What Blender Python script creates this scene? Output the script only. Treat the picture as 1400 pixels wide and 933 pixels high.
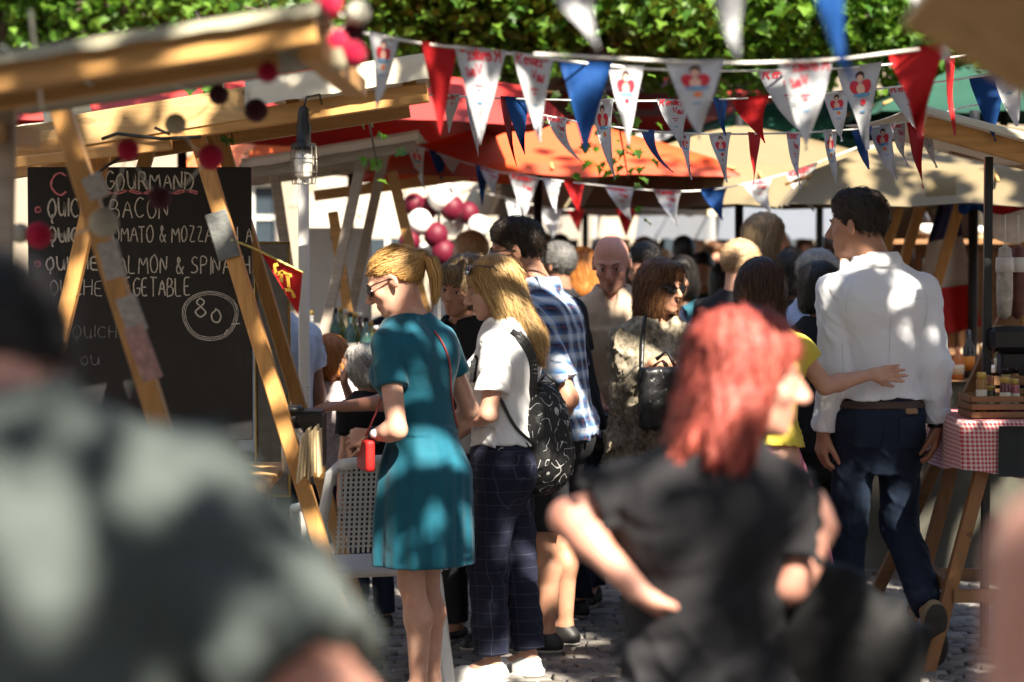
import bpy, bmesh, math, random
import numpy as np
from mathutils import Vector, Matrix
for o in list(bpy.data.objects): bpy.data.objects.remove(o)
scene = bpy.context.scene
COL = scene.collection
random.seed(7); RNG = np.random.default_rng(11)
R = math.radians

# ------------------------------------------------------------------ camera, sky, sun, exposure
CAM = np.array((0., 0., 1.70)); PITCH = R(2.74); FPX = 3305.0
cam_d = bpy.data.cameras.new('camera'); cam = bpy.data.objects.new('camera', cam_d); COL.objects.link(cam)
cam.location = CAM; cam.rotation_euler = (R(90) - PITCH, 0, 0)
cam_d.lens = 85; cam_d.sensor_width = 36; cam_d.clip_start = 0.05; cam_d.clip_end = 600
cam_d.dof.use_dof = True; cam_d.dof.focus_distance = 8.95; cam_d.dof.aperture_fstop = 2.4; cam_d.dof.aperture_blades = 9
scene.camera = cam
SUN = np.array((0.42, -0.88, 1.0)); SUN = SUN / np.linalg.norm(SUN)      # direction to the sun
world = bpy.data.worlds.new('World'); scene.world = world; world.use_nodes = True
wt = world.node_tree; bg = wt.nodes['Background']
sky = wt.nodes.new('ShaderNodeTexSky'); sky.sky_type = 'NISHITA'; sky.sun_disc = False
sky.sun_elevation = math.asin(SUN[2]); sky.sun_rotation = math.atan2(SUN[0], SUN[1])
sky.air_density = 1.0; sky.dust_density = 1.5
wt.links.new(sky.outputs[0], bg.inputs[0]); bg.inputs[1].default_value = 0.08
sl = bpy.data.lights.new('sun', 'SUN'); sl.energy = 5.0; sl.angle = R(0.53); sl.color = (1, .91, .76)
so = bpy.data.objects.new('sun', sl); COL.objects.link(so); so.location = (4, -6, 14)
so.rotation_euler = Vector(SUN).to_track_quat('Z', 'Y').to_euler()
vs = scene.view_settings; vs.view_transform = 'Standard'; vs.look = 'None'; vs.gamma = 1; vs.exposure = 2.15
scene.cycles.use_denoising = True; scene.cycles.max_bounces = 7; scene.cycles.transparent_max_bounces = 8
scene.cycles.caustics_reflective = False; scene.cycles.caustics_refractive = False
scene.cycles.sample_clamp_indirect = 6

def W(px, py, d):
    """point in the place seen at pixel (px,py) of the 1400x933 photograph, d metres ahead of the camera"""
    u = (px - 700) / FPX; v = (466.5 - py) / FPX
    c, s = math.cos(PITCH), math.sin(PITCH)
    return CAM + d * np.array((u, c + v * s, -s + v * c))
def PX(p):
    q = np.asarray(p) - CAM; c, s = math.cos(PITCH), math.sin(PITCH)
    d = q[..., 1] * c - q[..., 2] * s; v = q[..., 1] * s + q[..., 2] * c
    return 700 + FPX * q[..., 0] / d, 466.5 - FPX * v / d, d

# ------------------------------------------------------------------ materials
MATS = {}
def lin(h):
    h = h.lstrip('#'); f = lambda c: c / 12.92 if c <= .04045 else ((c + .055) / 1.055) ** 2.4
    return tuple(f(int(h[i:i + 2], 16) / 255) for i in (0, 2, 4))
class NT:
    def __init__(s, name):
        s.m = bpy.data.materials.new(name); s.m.use_nodes = True; s.t = s.m.node_tree
        s.b = s.t.nodes['Principled BSDF']; s.out = s.t.nodes['Material Output']
    def n(s, typ, ins=None, **props):
        x = s.t.nodes.new('ShaderNode' + typ)
        for k, v in props.items(): setattr(x, k, v)
        for k, v in (ins or {}).items(): s.put(x.inputs[k], v)
        return x
    def put(s, sock, v):
        if hasattr(v, 'is_output'): s.t.links.new(v, sock)
        elif hasattr(v, 'outputs'): s.t.links.new(v.outputs[0], sock)
        else: sock.default_value = v if not (isinstance(v, tuple) and len(v) == 3 and sock.type == 'RGBA') else (*v, 1)
    def coord(s, scale=(1, 1, 1), kind='Object'):
        tc = s.n('TexCoord'); mp = s.n('Mapping', {'Vector': tc.outputs[kind], 'Scale': scale}); return mp.outputs[0]
    def math(s, op, a, b=0.0, c=None):
        x = s.n('Math', operation=op); s.put(x.inputs[0], a); s.put(x.inputs[1], b)
        if c is not None: s.put(x.inputs[2], c)
        return x.outputs[0]
    def mix(s, f, a, b, mode='MIX'):
        x = s.n('Mix', data_type='RGBA', blend_type=mode); s.put(x.inputs[0], f); s.put(x.inputs[6], a); s.put(x.inputs[7], b); return x.outputs[2]
    def ramp(s, f, pts):
        x = s.n('ValToRGB'); s.put(x.inputs[0], f); e = x.color_ramp.elements
        while len(e) < len(pts): e.new(.5)
        for i, (p, c) in enumerate(pts): e[i].position = p; e[i].color = (*c, 1) if len(c) == 3 else c
        return x.outputs[0]
    def noise(s, scale, vec=None, detail=3, rough=.55):
        x = s.n('TexNoise', {'Scale': scale, 'Detail': detail, 'Roughness': rough})
        s.put(x.inputs['Vector'], vec if vec is not None else s.coord()); return x.outputs[0]
    def bump(s, h, strength=.3, dist=.01):
        x = s.n('Bump', {'Strength': strength, 'Distance': dist, 'Height': h}); s.t.links.new(x.outputs[0], s.b.inputs['Normal'])
    def base(s, c, rough=.6, spec=.4, **kw):
        s.put(s.b.inputs['Base Color'], c); s.put(s.b.inputs['Roughness'], rough); s.put(s.b.inputs['Specular IOR Level'], spec)
        for k, v in kw.items(): s.put(s.b.inputs[k], v)
        return s.m
def mat(name, col, rough=.7, var=.15, scale=30, bump=.0, spec=.35, bscale=None, stretch=(1, 1, 1), **kw):
    """plain surface: one colour with uneven tone and fine relief"""
    if name in MATS: return MATS[name]
    if isinstance(col, str): col = lin(col)
    t = NT(name); v = t.coord(stretch)
    n = t.noise(scale, v); lo = tuple(c * (1 - var) for c in col); hi = tuple(min(1, c * (1 + var)) for c in col)
    c = t.ramp(n, [(.3, lo), (.7, hi)])
    if bump: t.bump(t.noise(bscale or scale * 4, v, 2), bump, .004)
    t.base(c, rough, spec, **kw); MATS[name] = t.m; return t.m
def wood_mat(name, col, stretch=(1, 14, 14), rough=.55):
    if name in MATS: return MATS[name]
    if isinstance(col, str): col = lin(col)
    t = NT(name); v = t.coord(stretch); n = t.noise(3.2, v, 5, .65); n2 = t.noise(14, v, 3)
    c = t.ramp(n, [(.25, tuple(x * .6 for x in col)), (.5, col), (.75, tuple(min(1, x * 1.25) for x in col))])
    kn = t.n('TexVoronoi', {'Scale': 2.2, 'Vector': t.coord((1.2, 3, 3))}); k = t.math('LESS_THAN', kn.outputs['Distance'], .085)
    c = t.mix(t.math('MULTIPLY', k, .7), c, tuple(x * .28 for x in col)); c = t.mix(t.math('MULTIPLY', n2, .25), c, tuple(x * .5 for x in col))
    dn_ = t.noise(1.7, t.coord(), 5, .7); c = t.mix(t.math('MULTIPLY', t.math('SUBTRACT', dn_, .42), 1.6), c, tuple(x * .45 + .03 for x in col))
    t.bump(n2, .25, .003); t.base(c, rough, .35); MATS[name] = t.m; return t.m
def flag_mat(name, col):
    t = NT(name); n = t.noise(14, None, 3); c = t.ramp(n, [(.3, tuple(x * .88 for x in col)), (.7, col)]); t.bump(t.noise(35, t.coord((1, 1, .5)), 3), .3, .01); t.base(c, .7, .25)
    tr = t.n('BsdfTranslucent', {'Color': c}); mx = t.n('MixShader', {0: .35}); t.t.links.new(t.b.outputs[0], mx.inputs[1]); t.t.links.new(tr.outputs[0], mx.inputs[2]); t.t.links.new(mx.outputs[0], t.out.inputs[0]); return t.m
def cloth_mat(name, col, rough=.85, var=.12, weave=420, kind=None, col2=None, spec=.25, sheen=.15):
    if name in MATS: return MATS[name]
    if isinstance(col, str): col = lin(col)
    if isinstance(col2, str): col2 = lin(col2)
    t = NT(name); v = t.coord()
    n = t.noise(9, v, 4); c = t.ramp(n, [(.3, tuple(x * (1 - var) for x in col)), (.7, tuple(min(1, x * (1 + var)) for x in col))])
    if kind == 'plaid':      # dark blue / light blue / white check with red threads, as the shirt is woven
        sp = t.n('SeparateXYZ', {'Vector': t.coord()}); 
        a = t.math('ADD', sp.outputs[0], t.math('MULTIPLY', sp.outputs[1], .8))
        fx = t.math('FRACT', t.math('MULTIPLY', a, 13.5)); fz = t.math('FRACT', t.math('MULTIPLY', sp.outputs[2], 13.5))
        bands = [(0, (.55, .62, .72)), (.14, (.55, .62, .72)), (.2, (.09, .2, .42)), (.44, (.012, .022, .06)), (.7, (.012, .022, .06)), (.76, (.09, .2, .42)), (.94, (.55, .62, .72))]
        cx = t.ramp(fx, bands); cz = t.ramp(fz, bands); c = t.mix(.5, cx, cz)
        red = t.math('ADD', t.math('COMPARE', fx, .57, .018), t.math('COMPARE', fz, .57, .018)); c = t.mix(t.math('MULTIPLY', red, .35), c, (.35, .06, .05))
    if kind == 'windowpane': # thin pale lines on dark cloth
        sp = t.n('SeparateXYZ', {'Vector': t.coord()}); a = t.math('ADD', sp.outputs[0], t.math('MULTIPLY', sp.outputs[1], .9))
        fx = t.math('FRACT', t.math('MULTIPLY', a, 20)); fz = t.math('FRACT', t.math('MULTIPLY', sp.outputs[2], 20))
        l = t.math('MAXIMUM', t.math('COMPARE', fx, .5, .022), t.math('COMPARE', fz, .5, .022)); c = t.mix(t.math('MULTIPLY', l, .28), c, col2)
    if kind == 'blotch':     # printed all-over pattern
        a = t.noise(22, t.coord((1, 1, .6)), 5, .7); b = t.noise(55, None, 4, .7)
        c = t.ramp(t.math('ADD', t.math('MULTIPLY', a, .6), t.math('MULTIPLY', b, .4)), [(.38, col), (.5, tuple((x + y) / 2 for x, y in zip(col, col2))), (.6, col2)])
    if kind == 'gingham':
        sp = t.n('SeparateXYZ', {'Vector': t.coord()}); a = t.math('ADD', sp.outputs[0], sp.outputs[1])
        fx = t.math('LESS_THAN', t.math('FRACT', t.math('MULTIPLY', a, 62)), .5); fz = t.math('LESS_THAN', t.math('FRACT', t.math('MULTIPLY', sp.outputs[2], 62)), .5)
        c = t.mix(t.math('MULTIPLY', t.math('ADD', fx, fz), .5), col, col2)
    if kind == 'denim':
        c = t.mix(t.math('MULTIPLY', t.noise(160, t.coord((1, 1, .12)), 2), .5), c, col2)
    t.bump(t.noise(weave, v, 1), .12, .002)
    t.base(c, rough, spec, **{'Sheen Weight': sheen if max(col) > .1 else 0.0, 'Sheen Roughness': .5}); MATS[name] = t.m; return t.m
def skin_mat(name, col, flush=(.5, .12, .08)):
    if name in MATS: return MATS[name]
    if isinstance(col, str): col = lin(col)
    t = NT(name); n = t.noise(13, None, 4, .6)
    c = t.ramp(n, [(.3, tuple(x * y for x, y in zip(col, (.86, .70, .66)))), (.7, col)])
    f = t.noise(150, None, 2); c = t.mix(t.math('MULTIPLY', t.math('GREATER_THAN', f, .66), .16), c, tuple(x * .55 for x in col))
    at = t.n('Attribute', attribute_name='lip'); c = t.mix(t.math('MULTIPLY', at.outputs['Fac'], .5), c, (.36, .11, .09))
    at2 = t.n('Attribute', attribute_name='beard'); c = t.mix(t.math('MULTIPLY', at2.outputs['Fac'], .45), c, (.09, .07, .06))
    t.bump(t.noise(180, None, 3, .7), .25, .003)
    t.base(c, .5, .4, **{'Subsurface Weight': .06, 'Subsurface Radius': (.012, .004, .002), 'Subsurface Scale': 1.0}); MATS[name] = t.m; return t.m
def hair_mat(name, col, col2, rough=.5):
    if name in MATS: return MATS[name]
    if isinstance(col, str): col = lin(col)
    if isinstance(col2, str): col2 = lin(col2)
    t = NT(name); at = t.n('Attribute', attribute_name='tone'); n = t.noise(60, t.coord((1, 1, .18)), 3, .7)
    f = t.math('ADD', t.math('MULTIPLY', at.outputs['Fac'], .75), t.math('MULTIPLY', t.math('SUBTRACT', n, .4), .8))
    c = t.ramp(f, [(.1, col), (.8, col2)]); t.bump(t.noise(120, t.coord((1, 1, .12)), 2), .5, .006)
    t.base(c, rough, .3); MATS[name] = t.m; return t.m

# ------------------------------------------------------------------ objects
def new_obj(name, data, m=None, parent=None):
    o = bpy.data.objects.new(name, data); COL.objects.link(o)
    if parent is not None: o.parent = parent
    if m is not None and data is not None:
        for x in (m if isinstance(m, (list, tuple)) else [m]): data.materials.append(x)
    return o
def tag(o, label=None, cat=None, group=None, kind=None):
    if label: o['label'] = label
    if cat: o['category'] = cat
    if group: o['group'] = group
    if kind: o['kind'] = kind
    return o
def empty(name, loc=(0, 0, 0), rz=0, label=None, cat=None, group=None):
    o = bpy.data.objects.new(name, None); COL.objects.link(o); o.location = loc; o.rotation_euler = (0, 0, rz); o.empty_display_size = .1
    return tag(o, label, cat, group)
def copy_tree(o, parent=None):
    c = o.copy(); COL.objects.link(c)
    if parent is not None: c.parent = parent
    for ch in list(o.children): copy_tree(ch, c)
    return c
def mesh_np(name, V, F, smooth=True, attrs=None, mi=None):
    """V (n,3); F list of index arrays with the same corner count, or one array"""
    me = bpy.data.meshes.new(name); Fs = F if isinstance(F, list) else [F]
    Fs = [np.asarray(f, dtype=np.int32) for f in Fs if len(f)]
    V = np.asarray(V, dtype=np.float32)
    me.vertices.add(len(V)); me.vertices.foreach_set('co', V.ravel())
    li = np.concatenate([f.ravel() for f in Fs]); tot = np.concatenate([np.full(len(f), f.shape[1]) for f in Fs]); st = np.concatenate([[0], np.cumsum(tot)[:-1]])
    me.loops.add(len(li)); me.loops.foreach_set('vertex_index', li.astype(np.int32))
    me.polygons.add(len(tot)); me.polygons.foreach_set('loop_start', st.astype(np.int32))
    if mi is not None: me.polygons.foreach_set('material_index', np.asarray(mi, dtype=np.int32))
    me.polygons.foreach_set('use_smooth', np.full(len(tot), smooth))
    for k, v in (attrs or {}).items():
        a = me.attributes.new(k, 'FLOAT', 'POINT'); a.data.foreach_set('value', np.asarray(v, dtype=np.float32))
    me.update(calc_edges=True); return me
class MB:
    """collects shapes; build() links them as one mesh"""
    def __init__(s): s.V = []; s.F = []; s.S = []; s.M = []
    def add(s, V, F, smooth=False, mi=0):
        o = len(s.V); s.V += [tuple(map(float, v)) for v in V]; s.F += [tuple(i + o for i in f) for f in F]; s.S += [smooth] * len(F); s.M += [mi] * len(F); return s
    def box(s, c, size, rot=None, bev=.0, mi=0):
        hx, hy, hz = (x / 2 for x in size); b = min(bev, hx * .8, hy * .8, hz * .8); V = []; F = []
        if b <= 0:
            V = [(x * hx, y * hy, z * hz) for z in (-1, 1) for y in (-1, 1) for x in (-1, 1)]
            F = [(0, 2, 3, 1), (4, 5, 7, 6), (0, 1, 5, 4), (2, 6, 7, 3), (0, 4, 6, 2), (1, 3, 7, 5)]
        else:
            idx = {}
            for z in (-1, 1):
                for y in (-1, 1):
                    for x in (-1, 1):
                        for ax in range(3):
                            p = [x * hx, y * hy, z * hz]
                            for k in range(3):
                                if k != ax: p[k] -= (x, y, z)[k] * b
                            idx[(x, y, z, ax)] = len(V); V.append(tuple(p))
            for ax in range(3):
                a, c2 = [k for k in range(3) if k != ax]
                for sg in (-1, 1):
                    q = []
                    for (i, j) in ((-1, -1), (1, -1), (1, 1), (-1, 1)):
                        k3 = [0, 0, 0]; k3[ax] = sg; k3[a] = i; k3[c2] = j; q.append(idx[(*k3, ax)])
                    F.append(tuple(q if (sg > 0) == (ax != 1) else q[::-1]))
            for ax in range(3):
                a, c2 = [k for k in range(3) if k != ax]
                for i in (-1, 1):
                    for j in (-1, 1):
                        ks = []
                        for sg in (-1, 1):
                            k3 = [0, 0, 0]; k3[ax] = sg; k3[a] = i; k3[c2] = j; ks.append(tuple(k3))
                        F.append((idx[(*ks[0], a)], idx[(*ks[1], a)], idx[(*ks[1], c2)], idx[(*ks[0], c2)]))
            for x in (-1, 1):
                for y in (-1, 1):
                    for z in (-1, 1): F.append(tuple(idx[(x, y, z, ax)] for ax in range(3)))
        V = np.array(V)
        if rot is not None: V = V @ np.array(rot).T
        return s.add(V + np.array(c), F, False, mi)
    def bar(s, a, b, w, h, up=(0, 0, 1), bev=.003, mi=0):
        """squared timber from a to b; w across, h along up"""
        a = np.array(a, float); b = np.array(b, float); x = b - a; L = np.linalg.norm(x); x /= L
        y = np.cross(np.array(up, float), x); y /= np.linalg.norm(y); z = np.cross(x, y)
        return s.box((a + b) / 2, (L, w, h), np.stack([x, y, z], 1), bev, mi)
    def tube(s, pts, r, n=8, mi=0, cap=True):
        pts = [np.array(p, float) for p in pts]; m = len(pts); rs = r if hasattr(r, '__len__') else [r] * m
        V = []; F = []; ref = np.array((0.13, .27, 1.)); 
        for i, p in enumerate(pts):
            t = pts[min(i + 1, m - 1)] - pts[max(i - 1, 0)]; t /= (np.linalg.norm(t) + 1e-9)
            if abs(t @ ref) > .95 * np.linalg.norm(ref): ref = np.array((1., .2, .1))
            u = np.cross(ref, t); u /= np.linalg.norm(u); v = np.cross(t, u)
            V += [p + rs[i] * (math.cos(2 * math.pi * k / n) * u + math.sin(2 * math.pi * k / n) * v) for k in range(n)]
        for i in range(m - 1):
            F += [(i * n + k, i * n + (k + 1) % n, (i + 1) * n + (k + 1) % n, (i + 1) * n + k) for k in range(n)]
        if cap: F += [tuple(range(n))[::-1], tuple(range((m - 1) * n, m * n))]
        return s.add(V, F, True, mi)
    def lathe(s, prof, c=(0, 0, 0), n=16, mi=0, sx=1, sy=1, rot=None):
        V = []; F = []; m = len(prof)
        for r, z in prof: V += [(r * sx * math.cos(2 * math.pi * k / n), r * sy * math.sin(2 * math.pi * k / n), z) for k in range(n)]
        for i in range(m - 1): F += [(i * n + k, i * n + (k + 1) % n, (i + 1) * n + (k + 1) % n, (i + 1) * n + k) for k in range(n)]
        F += [tuple(range(n))[::-1], tuple(range((m - 1) * n, m * n))]
        V = np.array(V)
        if rot is not None: V = V @ np.array(rot).T
        return s.add(V + np.array(c), F, True, mi)
    def ball(s, c, r, n=14, m=9, mi=0):
        rr = r if hasattr(r, '__len__') else (r, r, r)
        return s.lathe([(max(1e-4, math.sin(math.pi * i / m)), -math.cos(math.pi * i / m)) for i in range(m + 1)], (0, 0, 0), n, mi) if False else s._ball(c, rr, n, m, mi)
    def _ball(s, c, rr, n, m, mi):
        V = []; F = []
        for i in range(m + 1):
            a = math.pi * i / m
            V += [(c[0] + rr[0] * math.sin(a) * math.cos(2 * math.pi * k / n), c[1] + rr[1] * math.sin(a) * math.sin(2 * math.pi * k / n), c[2] - rr[2] * math.cos(a)) for k in range(n)]
        for i in range(m): F += [(i * n + k, i * n + (k + 1) % n, (i + 1) * n + (k + 1) % n, (i + 1) * n + k) for k in range(n)]
        return s.add(V, F, True, mi)
    def build(s, name, m=None, parent=None, loc=None):
        me = bpy.data.meshes.new(name); me.from_pydata(s.V, [], s.F)
        me.polygons.foreach_set('use_smooth', s.S); me.polygons.foreach_set('material_index', s.M); me.update()
        o = new_obj(name, me, m, parent)
        if loc is not None: o.location = loc
        return o
def sheet(name, grid, thick=.0, m=None, parent=None, smooth=True):
    """grid (nu,nv,3) -> quad sheet, given real thickness"""
    g = np.asarray(grid, float); nu, nv = g.shape[:2]; V = g.reshape(-1, 3); i = np.arange(nu * nv).reshape(nu, nv)
    F = np.stack([i[:-1, :-1], i[1:, :-1], i[1:, 1:], i[:-1, 1:]], -1).reshape(-1, 4)
    if thick:
        du = np.gradient(g, axis=0); dv = np.gradient(g, axis=1); nn = np.cross(du, dv); nn /= np.linalg.norm(nn, axis=2, keepdims=True) + 1e-9
        V2 = (g - nn * thick).reshape(-1, 3); k = len(V); V = np.concatenate([V, V2])
        edge = np.concatenate([i[0, ::-1], i[1:, 0], i[-1, 1:], i[::-1, -1][1:]]); e2 = np.roll(edge, -1)
        sd = np.stack([edge, e2, e2 + k, edge + k], 1); sd = sd[edge != e2]
        F = np.concatenate([F, F[:, ::-1] + k, sd])
    o = new_obj(name, mesh_np(name, V, F, smooth), m, parent); return o
# ------------------------------------------------------------------ smooth solids (distance fields meshed on a grid)
f32 = np.float32
def A(*v): return np.array(v, dtype=f32)
def capsule(a, b, ra, rb=None):
    a = np.asarray(a, f32); b = np.asarray(b, f32); rb = ra if rb is None else rb; ab = b - a; L2 = float(ab @ ab) + 1e-12
    def f(P):
        t = np.clip(((P - a) @ ab) / L2, 0, 1); q = P - a - t[:, None] * ab
        return np.sqrt((q * q).sum(1)) - (ra + t * (rb - ra))
    return f
def ell(c, r, M=None):
    c = np.asarray(c, f32); r = np.asarray(r, f32)
    def f(P):
        q = P - c
        if M is not None: q = q @ M
        k0 = np.sqrt(((q / r) ** 2).sum(1)); k1 = np.sqrt(((q / (r * r)) ** 2).sum(1)) + 1e-6
        return k0 * (k0 - 1) / k1
    return f
def cut(fn, p, n):
    p = np.asarray(p, f32); n = np.asarray(n, f32); n = n / np.linalg.norm(n)
    return lambda P: np.maximum(fn(P), (P - p) @ n)
def loft(secs, p=2.2, fold=None, round_=0.0):
    S = np.array(sorted(secs), float); z = np.linspace(S[0, 0], S[-1, 0], 90)
    T = [np.interp(z, S[:, 0], S[:, k]) for k in range(1, 5)]
    ker = np.exp(-np.linspace(-1.6, 1.6, 11) ** 2); ker /= ker.sum()
    T = [np.convolve(np.pad(t, 5, mode='reflect', reflect_type='odd'), ker, 'valid') for t in T]
    def f(P):
        cx, cy, rx, ry = (np.interp(P[:, 2], z, t).astype(f32) for t in T)
        X = P[:, 0] - cx; Y = P[:, 1] - cy
        if fold is not None:
            e = fold(np.arctan2(Y, X), P[:, 2]); rx = rx + e; ry = ry + e
        rho = (np.abs(X / rx) ** p + np.abs(Y / ry) ** p) ** (1 / p)
        d = (rho - 1) * np.minimum(rx, ry)
        return np.maximum(d, np.maximum(z[0] - P[:, 2], P[:, 2] - z[-1])).astype(f32)
    return f
def grp(prims, o, M, s):
    """prims given in a frame with origin o, axes = columns of M, unit s"""
    o = np.asarray(o, f32); M = np.asarray(M, f32)
    def f(P): return field_eval(prims, ((P - o) @ M) / s) * s
    return f
def field_eval(prims, P):
    d = None
    for fn, k, op in prims:
        e = fn(P)
        if d is None: d = e; continue
        if op == 'u': h = np.maximum(k - np.abs(d - e), 0) / k; d = np.minimum(d, e) - h * h * k * .25
        elif op == 's': e = -e; h = np.maximum(k - np.abs(d - e), 0) / k; d = np.maximum(d, e) + h * h * k * .25
        elif op == 'i': d = np.maximum(d, e)
        elif op == 'p': d = e + d          # displacement
    return d
def U(fn, k=.02): return (fn, k, 'u')
def SUB(fn, k=.01): return (fn, k, 's')
def INT(fn): return (fn, .01, 'i')
def DISP(fn): return (fn, .01, 'p')
def wrinkle(amp, seed=0, wl=.11, stretch=(1, 1, .55), mask=None):
    r = np.random.default_rng(seed); n = 4
    K = r.normal(size=(n, 3)); K /= np.linalg.norm(K, axis=1, keepdims=True); K = (K * np.array(stretch) * (2 * math.pi / wl) * r.uniform(.6, 1.5, (n, 1))).astype(f32)
    ph = r.uniform(0, 6.28, n).astype(f32); K2 = (r.normal(size=(3, 3)) * 9).astype(f32); ph2 = r.uniform(0, 6.28, 3).astype(f32)
    def f(P):
        w = np.sin(P @ K2.T + ph2) * .05; q = P + w
        s = np.sin(q @ K.T + ph); v = (1 - np.abs(s[:, 0])) ** 2 * s[:, 1] * 1.3 + (1 - np.abs(s[:, 2])) ** 2 * s[:, 3]; s2 = np.sin((q * 2.3) @ K[:2].T + ph[2:]); v = v + .35 * (1 - np.abs(s2[:, 0])) ** 2 * s2[:, 1]
        v = -amp * v
        return (v * mask(P) if mask else v).astype(f32)
    return f
def polygonize(prims, lo, hi, h):
    B = 12; lo = np.asarray(lo, float); hi = np.asarray(hi, float)
    nb = np.maximum(1, np.ceil((hi - lo) / (h * B)).astype(int)); n = nb * B + 1
    ax = [(lo[k] + (np.arange(nb[k]) + .5) * B * h) for k in range(3)]
    cen = np.stack(np.meshgrid(*ax, indexing='ij'), -1).reshape(-1, 3).astype(f32)
    half = B * h * .5 * 1.74
    each = []; acc = None
    for fn, k, op in prims:                       # centre distance of every solid, for culling
        e = fn(cen); each.append(e)
        if acc is None: acc = e
        elif op == 'u': hh = np.maximum(k - np.abs(acc - e), 0) / k; acc = np.minimum(acc, e) - hh * hh * k * .25
        elif op == 's': acc = np.maximum(acc, -e)
        elif op == 'i': acc = np.maximum(acc, e)
        else: acc = acc + e
    F = np.empty(n, dtype=f32); accg = acc.reshape(nb)
    for k in range(3): pass
    F[:-1, :-1, :-1] = np.kron(accg, np.ones((B, B, B), f32)); F[-1] = 1; F[:, -1] = 1; F[:, :, -1] = 1
    keep = np.nonzero(np.abs(acc) < half * 1.15 + .012)[0]
    g = np.arange(B + 1) * h; loc = np.stack(np.meshgrid(g, g, g, indexing='ij'), -1).reshape(-1, 3)
    for i in keep:
        c = cen[i]; P = (loc + (c - B * h * .5)).astype(f32)
        sub = [pr for pr, e in zip(prims, each) if pr[2] in 'ip' or e[i] < half * 1.3 + pr[1] + .01]
        if not sub or sub[0][2] != 'u': 
            us = [q for q in range(len(prims)) if prims[q][2] == 'u']; j = min(us, key=lambda q: each[q][i]); sub = [prims[j]] + [s for s in sub if s is not prims[j]]
        v = field_eval(sub, P).reshape(B + 1, B + 1, B + 1)
        a, b, c3 = np.unravel_index(i, nb); F[a * B:a * B + B + 1, b * B:b * B + B + 1, c3 * B:c3 * B + B + 1] = v
    F[0] = np.abs(F[0]) + 1e-4; F[:, 0] = np.abs(F[:, 0]) + 1e-4; F[:, :, 0] = np.abs(F[:, :, 0]) + 1e-4
    F[-1] = np.abs(F[-1]) + 1e-4; F[:, -1] = np.abs(F[:, -1]) + 1e-4; F[:, :, -1] = np.abs(F[:, :, -1]) + 1e-4
    I = F < 0
    cnt = np.zeros(n - 1, np.int8)
    for dx in (0, 1):
        for dy in (0, 1):
            for dz in (0, 1): cnt += I[dx:n[0] - 1 + dx, dy:n[1] - 1 + dy, dz:n[2] - 1 + dz]
    act = np.argwhere((cnt > 0) & (cnt < 8)); 
    if len(act) == 0: return np.zeros((0, 3)), np.zeros((0, 4), int)
    idx = np.full(n - 1, -1, np.int32); idx[act[:, 0], act[:, 1], act[:, 2]] = np.arange(len(act))
    cor = np.array([(x, y, z) for x in (0, 1) for y in (0, 1) for z in (0, 1)])
    val = np.stack([F[act[:, 0] + c[0], act[:, 1] + c[1], act[:, 2] + c[2]] for c in cor], 1)
    num = np.zeros((len(act), 3)); den = np.zeros(len(act))
    for i in range(8):
        for j in range(i + 1, 8):
            if np.abs(cor[i] - cor[j]).sum() != 1: continue
            m = (val[:, i] < 0) != (val[:, j] < 0); t = np.where(m, val[:, i] / np.where(m, val[:, i] - val[:, j], 1), 0)
            num += np.where(m[:, None], cor[i] + t[:, None] * (cor[j] - cor[i]), 0); den += m
    V = lo + h * (act + num / den[:, None])
    quads = []
    for a in range(3):
        b, c = (a + 1) % 3, (a + 2) % 3
        s0 = [slice(1, n[k] - 1) for k in range(3)]; s1 = list(s0); s0[a] = slice(0, n[a] - 1); s1[a] = slice(1, n[a])
        X = I[tuple(s0)]; Y = I[tuple(s1)]
        for flag, rev in ((X & ~Y, False), (~X & Y, True)):
            e = np.argwhere(flag)
            if not len(e): continue
            off = np.array([0 if k == a else 1 for k in range(3)]); e = e + off
            q = []
            for (ob, oc) in ((-1, -1), (0, -1), (0, 0), (-1, 0)):
                z = e.copy(); z[:, b] += ob; z[:, c] += oc; q.append(idx[z[:, 0], z[:, 1], z[:, 2]])
            q = np.stack(q, 1); quads.append(q[:, ::-1] if rev else q)
    return V, np.concatenate(quads)
def relax(V, Q, n=1, w=.5):
    for _ in range(n):
        S = np.zeros_like(V); c = np.zeros(len(V))
        for i in range(4):
            for j in (1, 3): np.add.at(S, Q[:, i], V[Q[:, (i + j) % 4]]); np.add.at(c, Q[:, i], 1)
        V = V * (1 - w) + w * S / np.maximum(c, 1)[:, None]
    return V
def solid(name, prims, lo, hi, h, m, parent=None, attrs=None):
    V, Q = polygonize(prims, lo, hi, h)
    at = {k: fn(V) for k, fn in (attrs or {}).items()}
    return new_obj(name, mesh_np(name, V, Q, True, at), m, parent)
def rotm(yaw, pitch, roll=0):
    """columns = right, forward, up of a frame turned by yaw (left +), pitched (down +), rolled"""
    return np.array(Matrix.Rotation(yaw, 3, 'Z') @ Matrix.Rotation(-pitch, 3, 'X') @ Matrix.Rotation(roll, 3, 'Y'))

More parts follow.
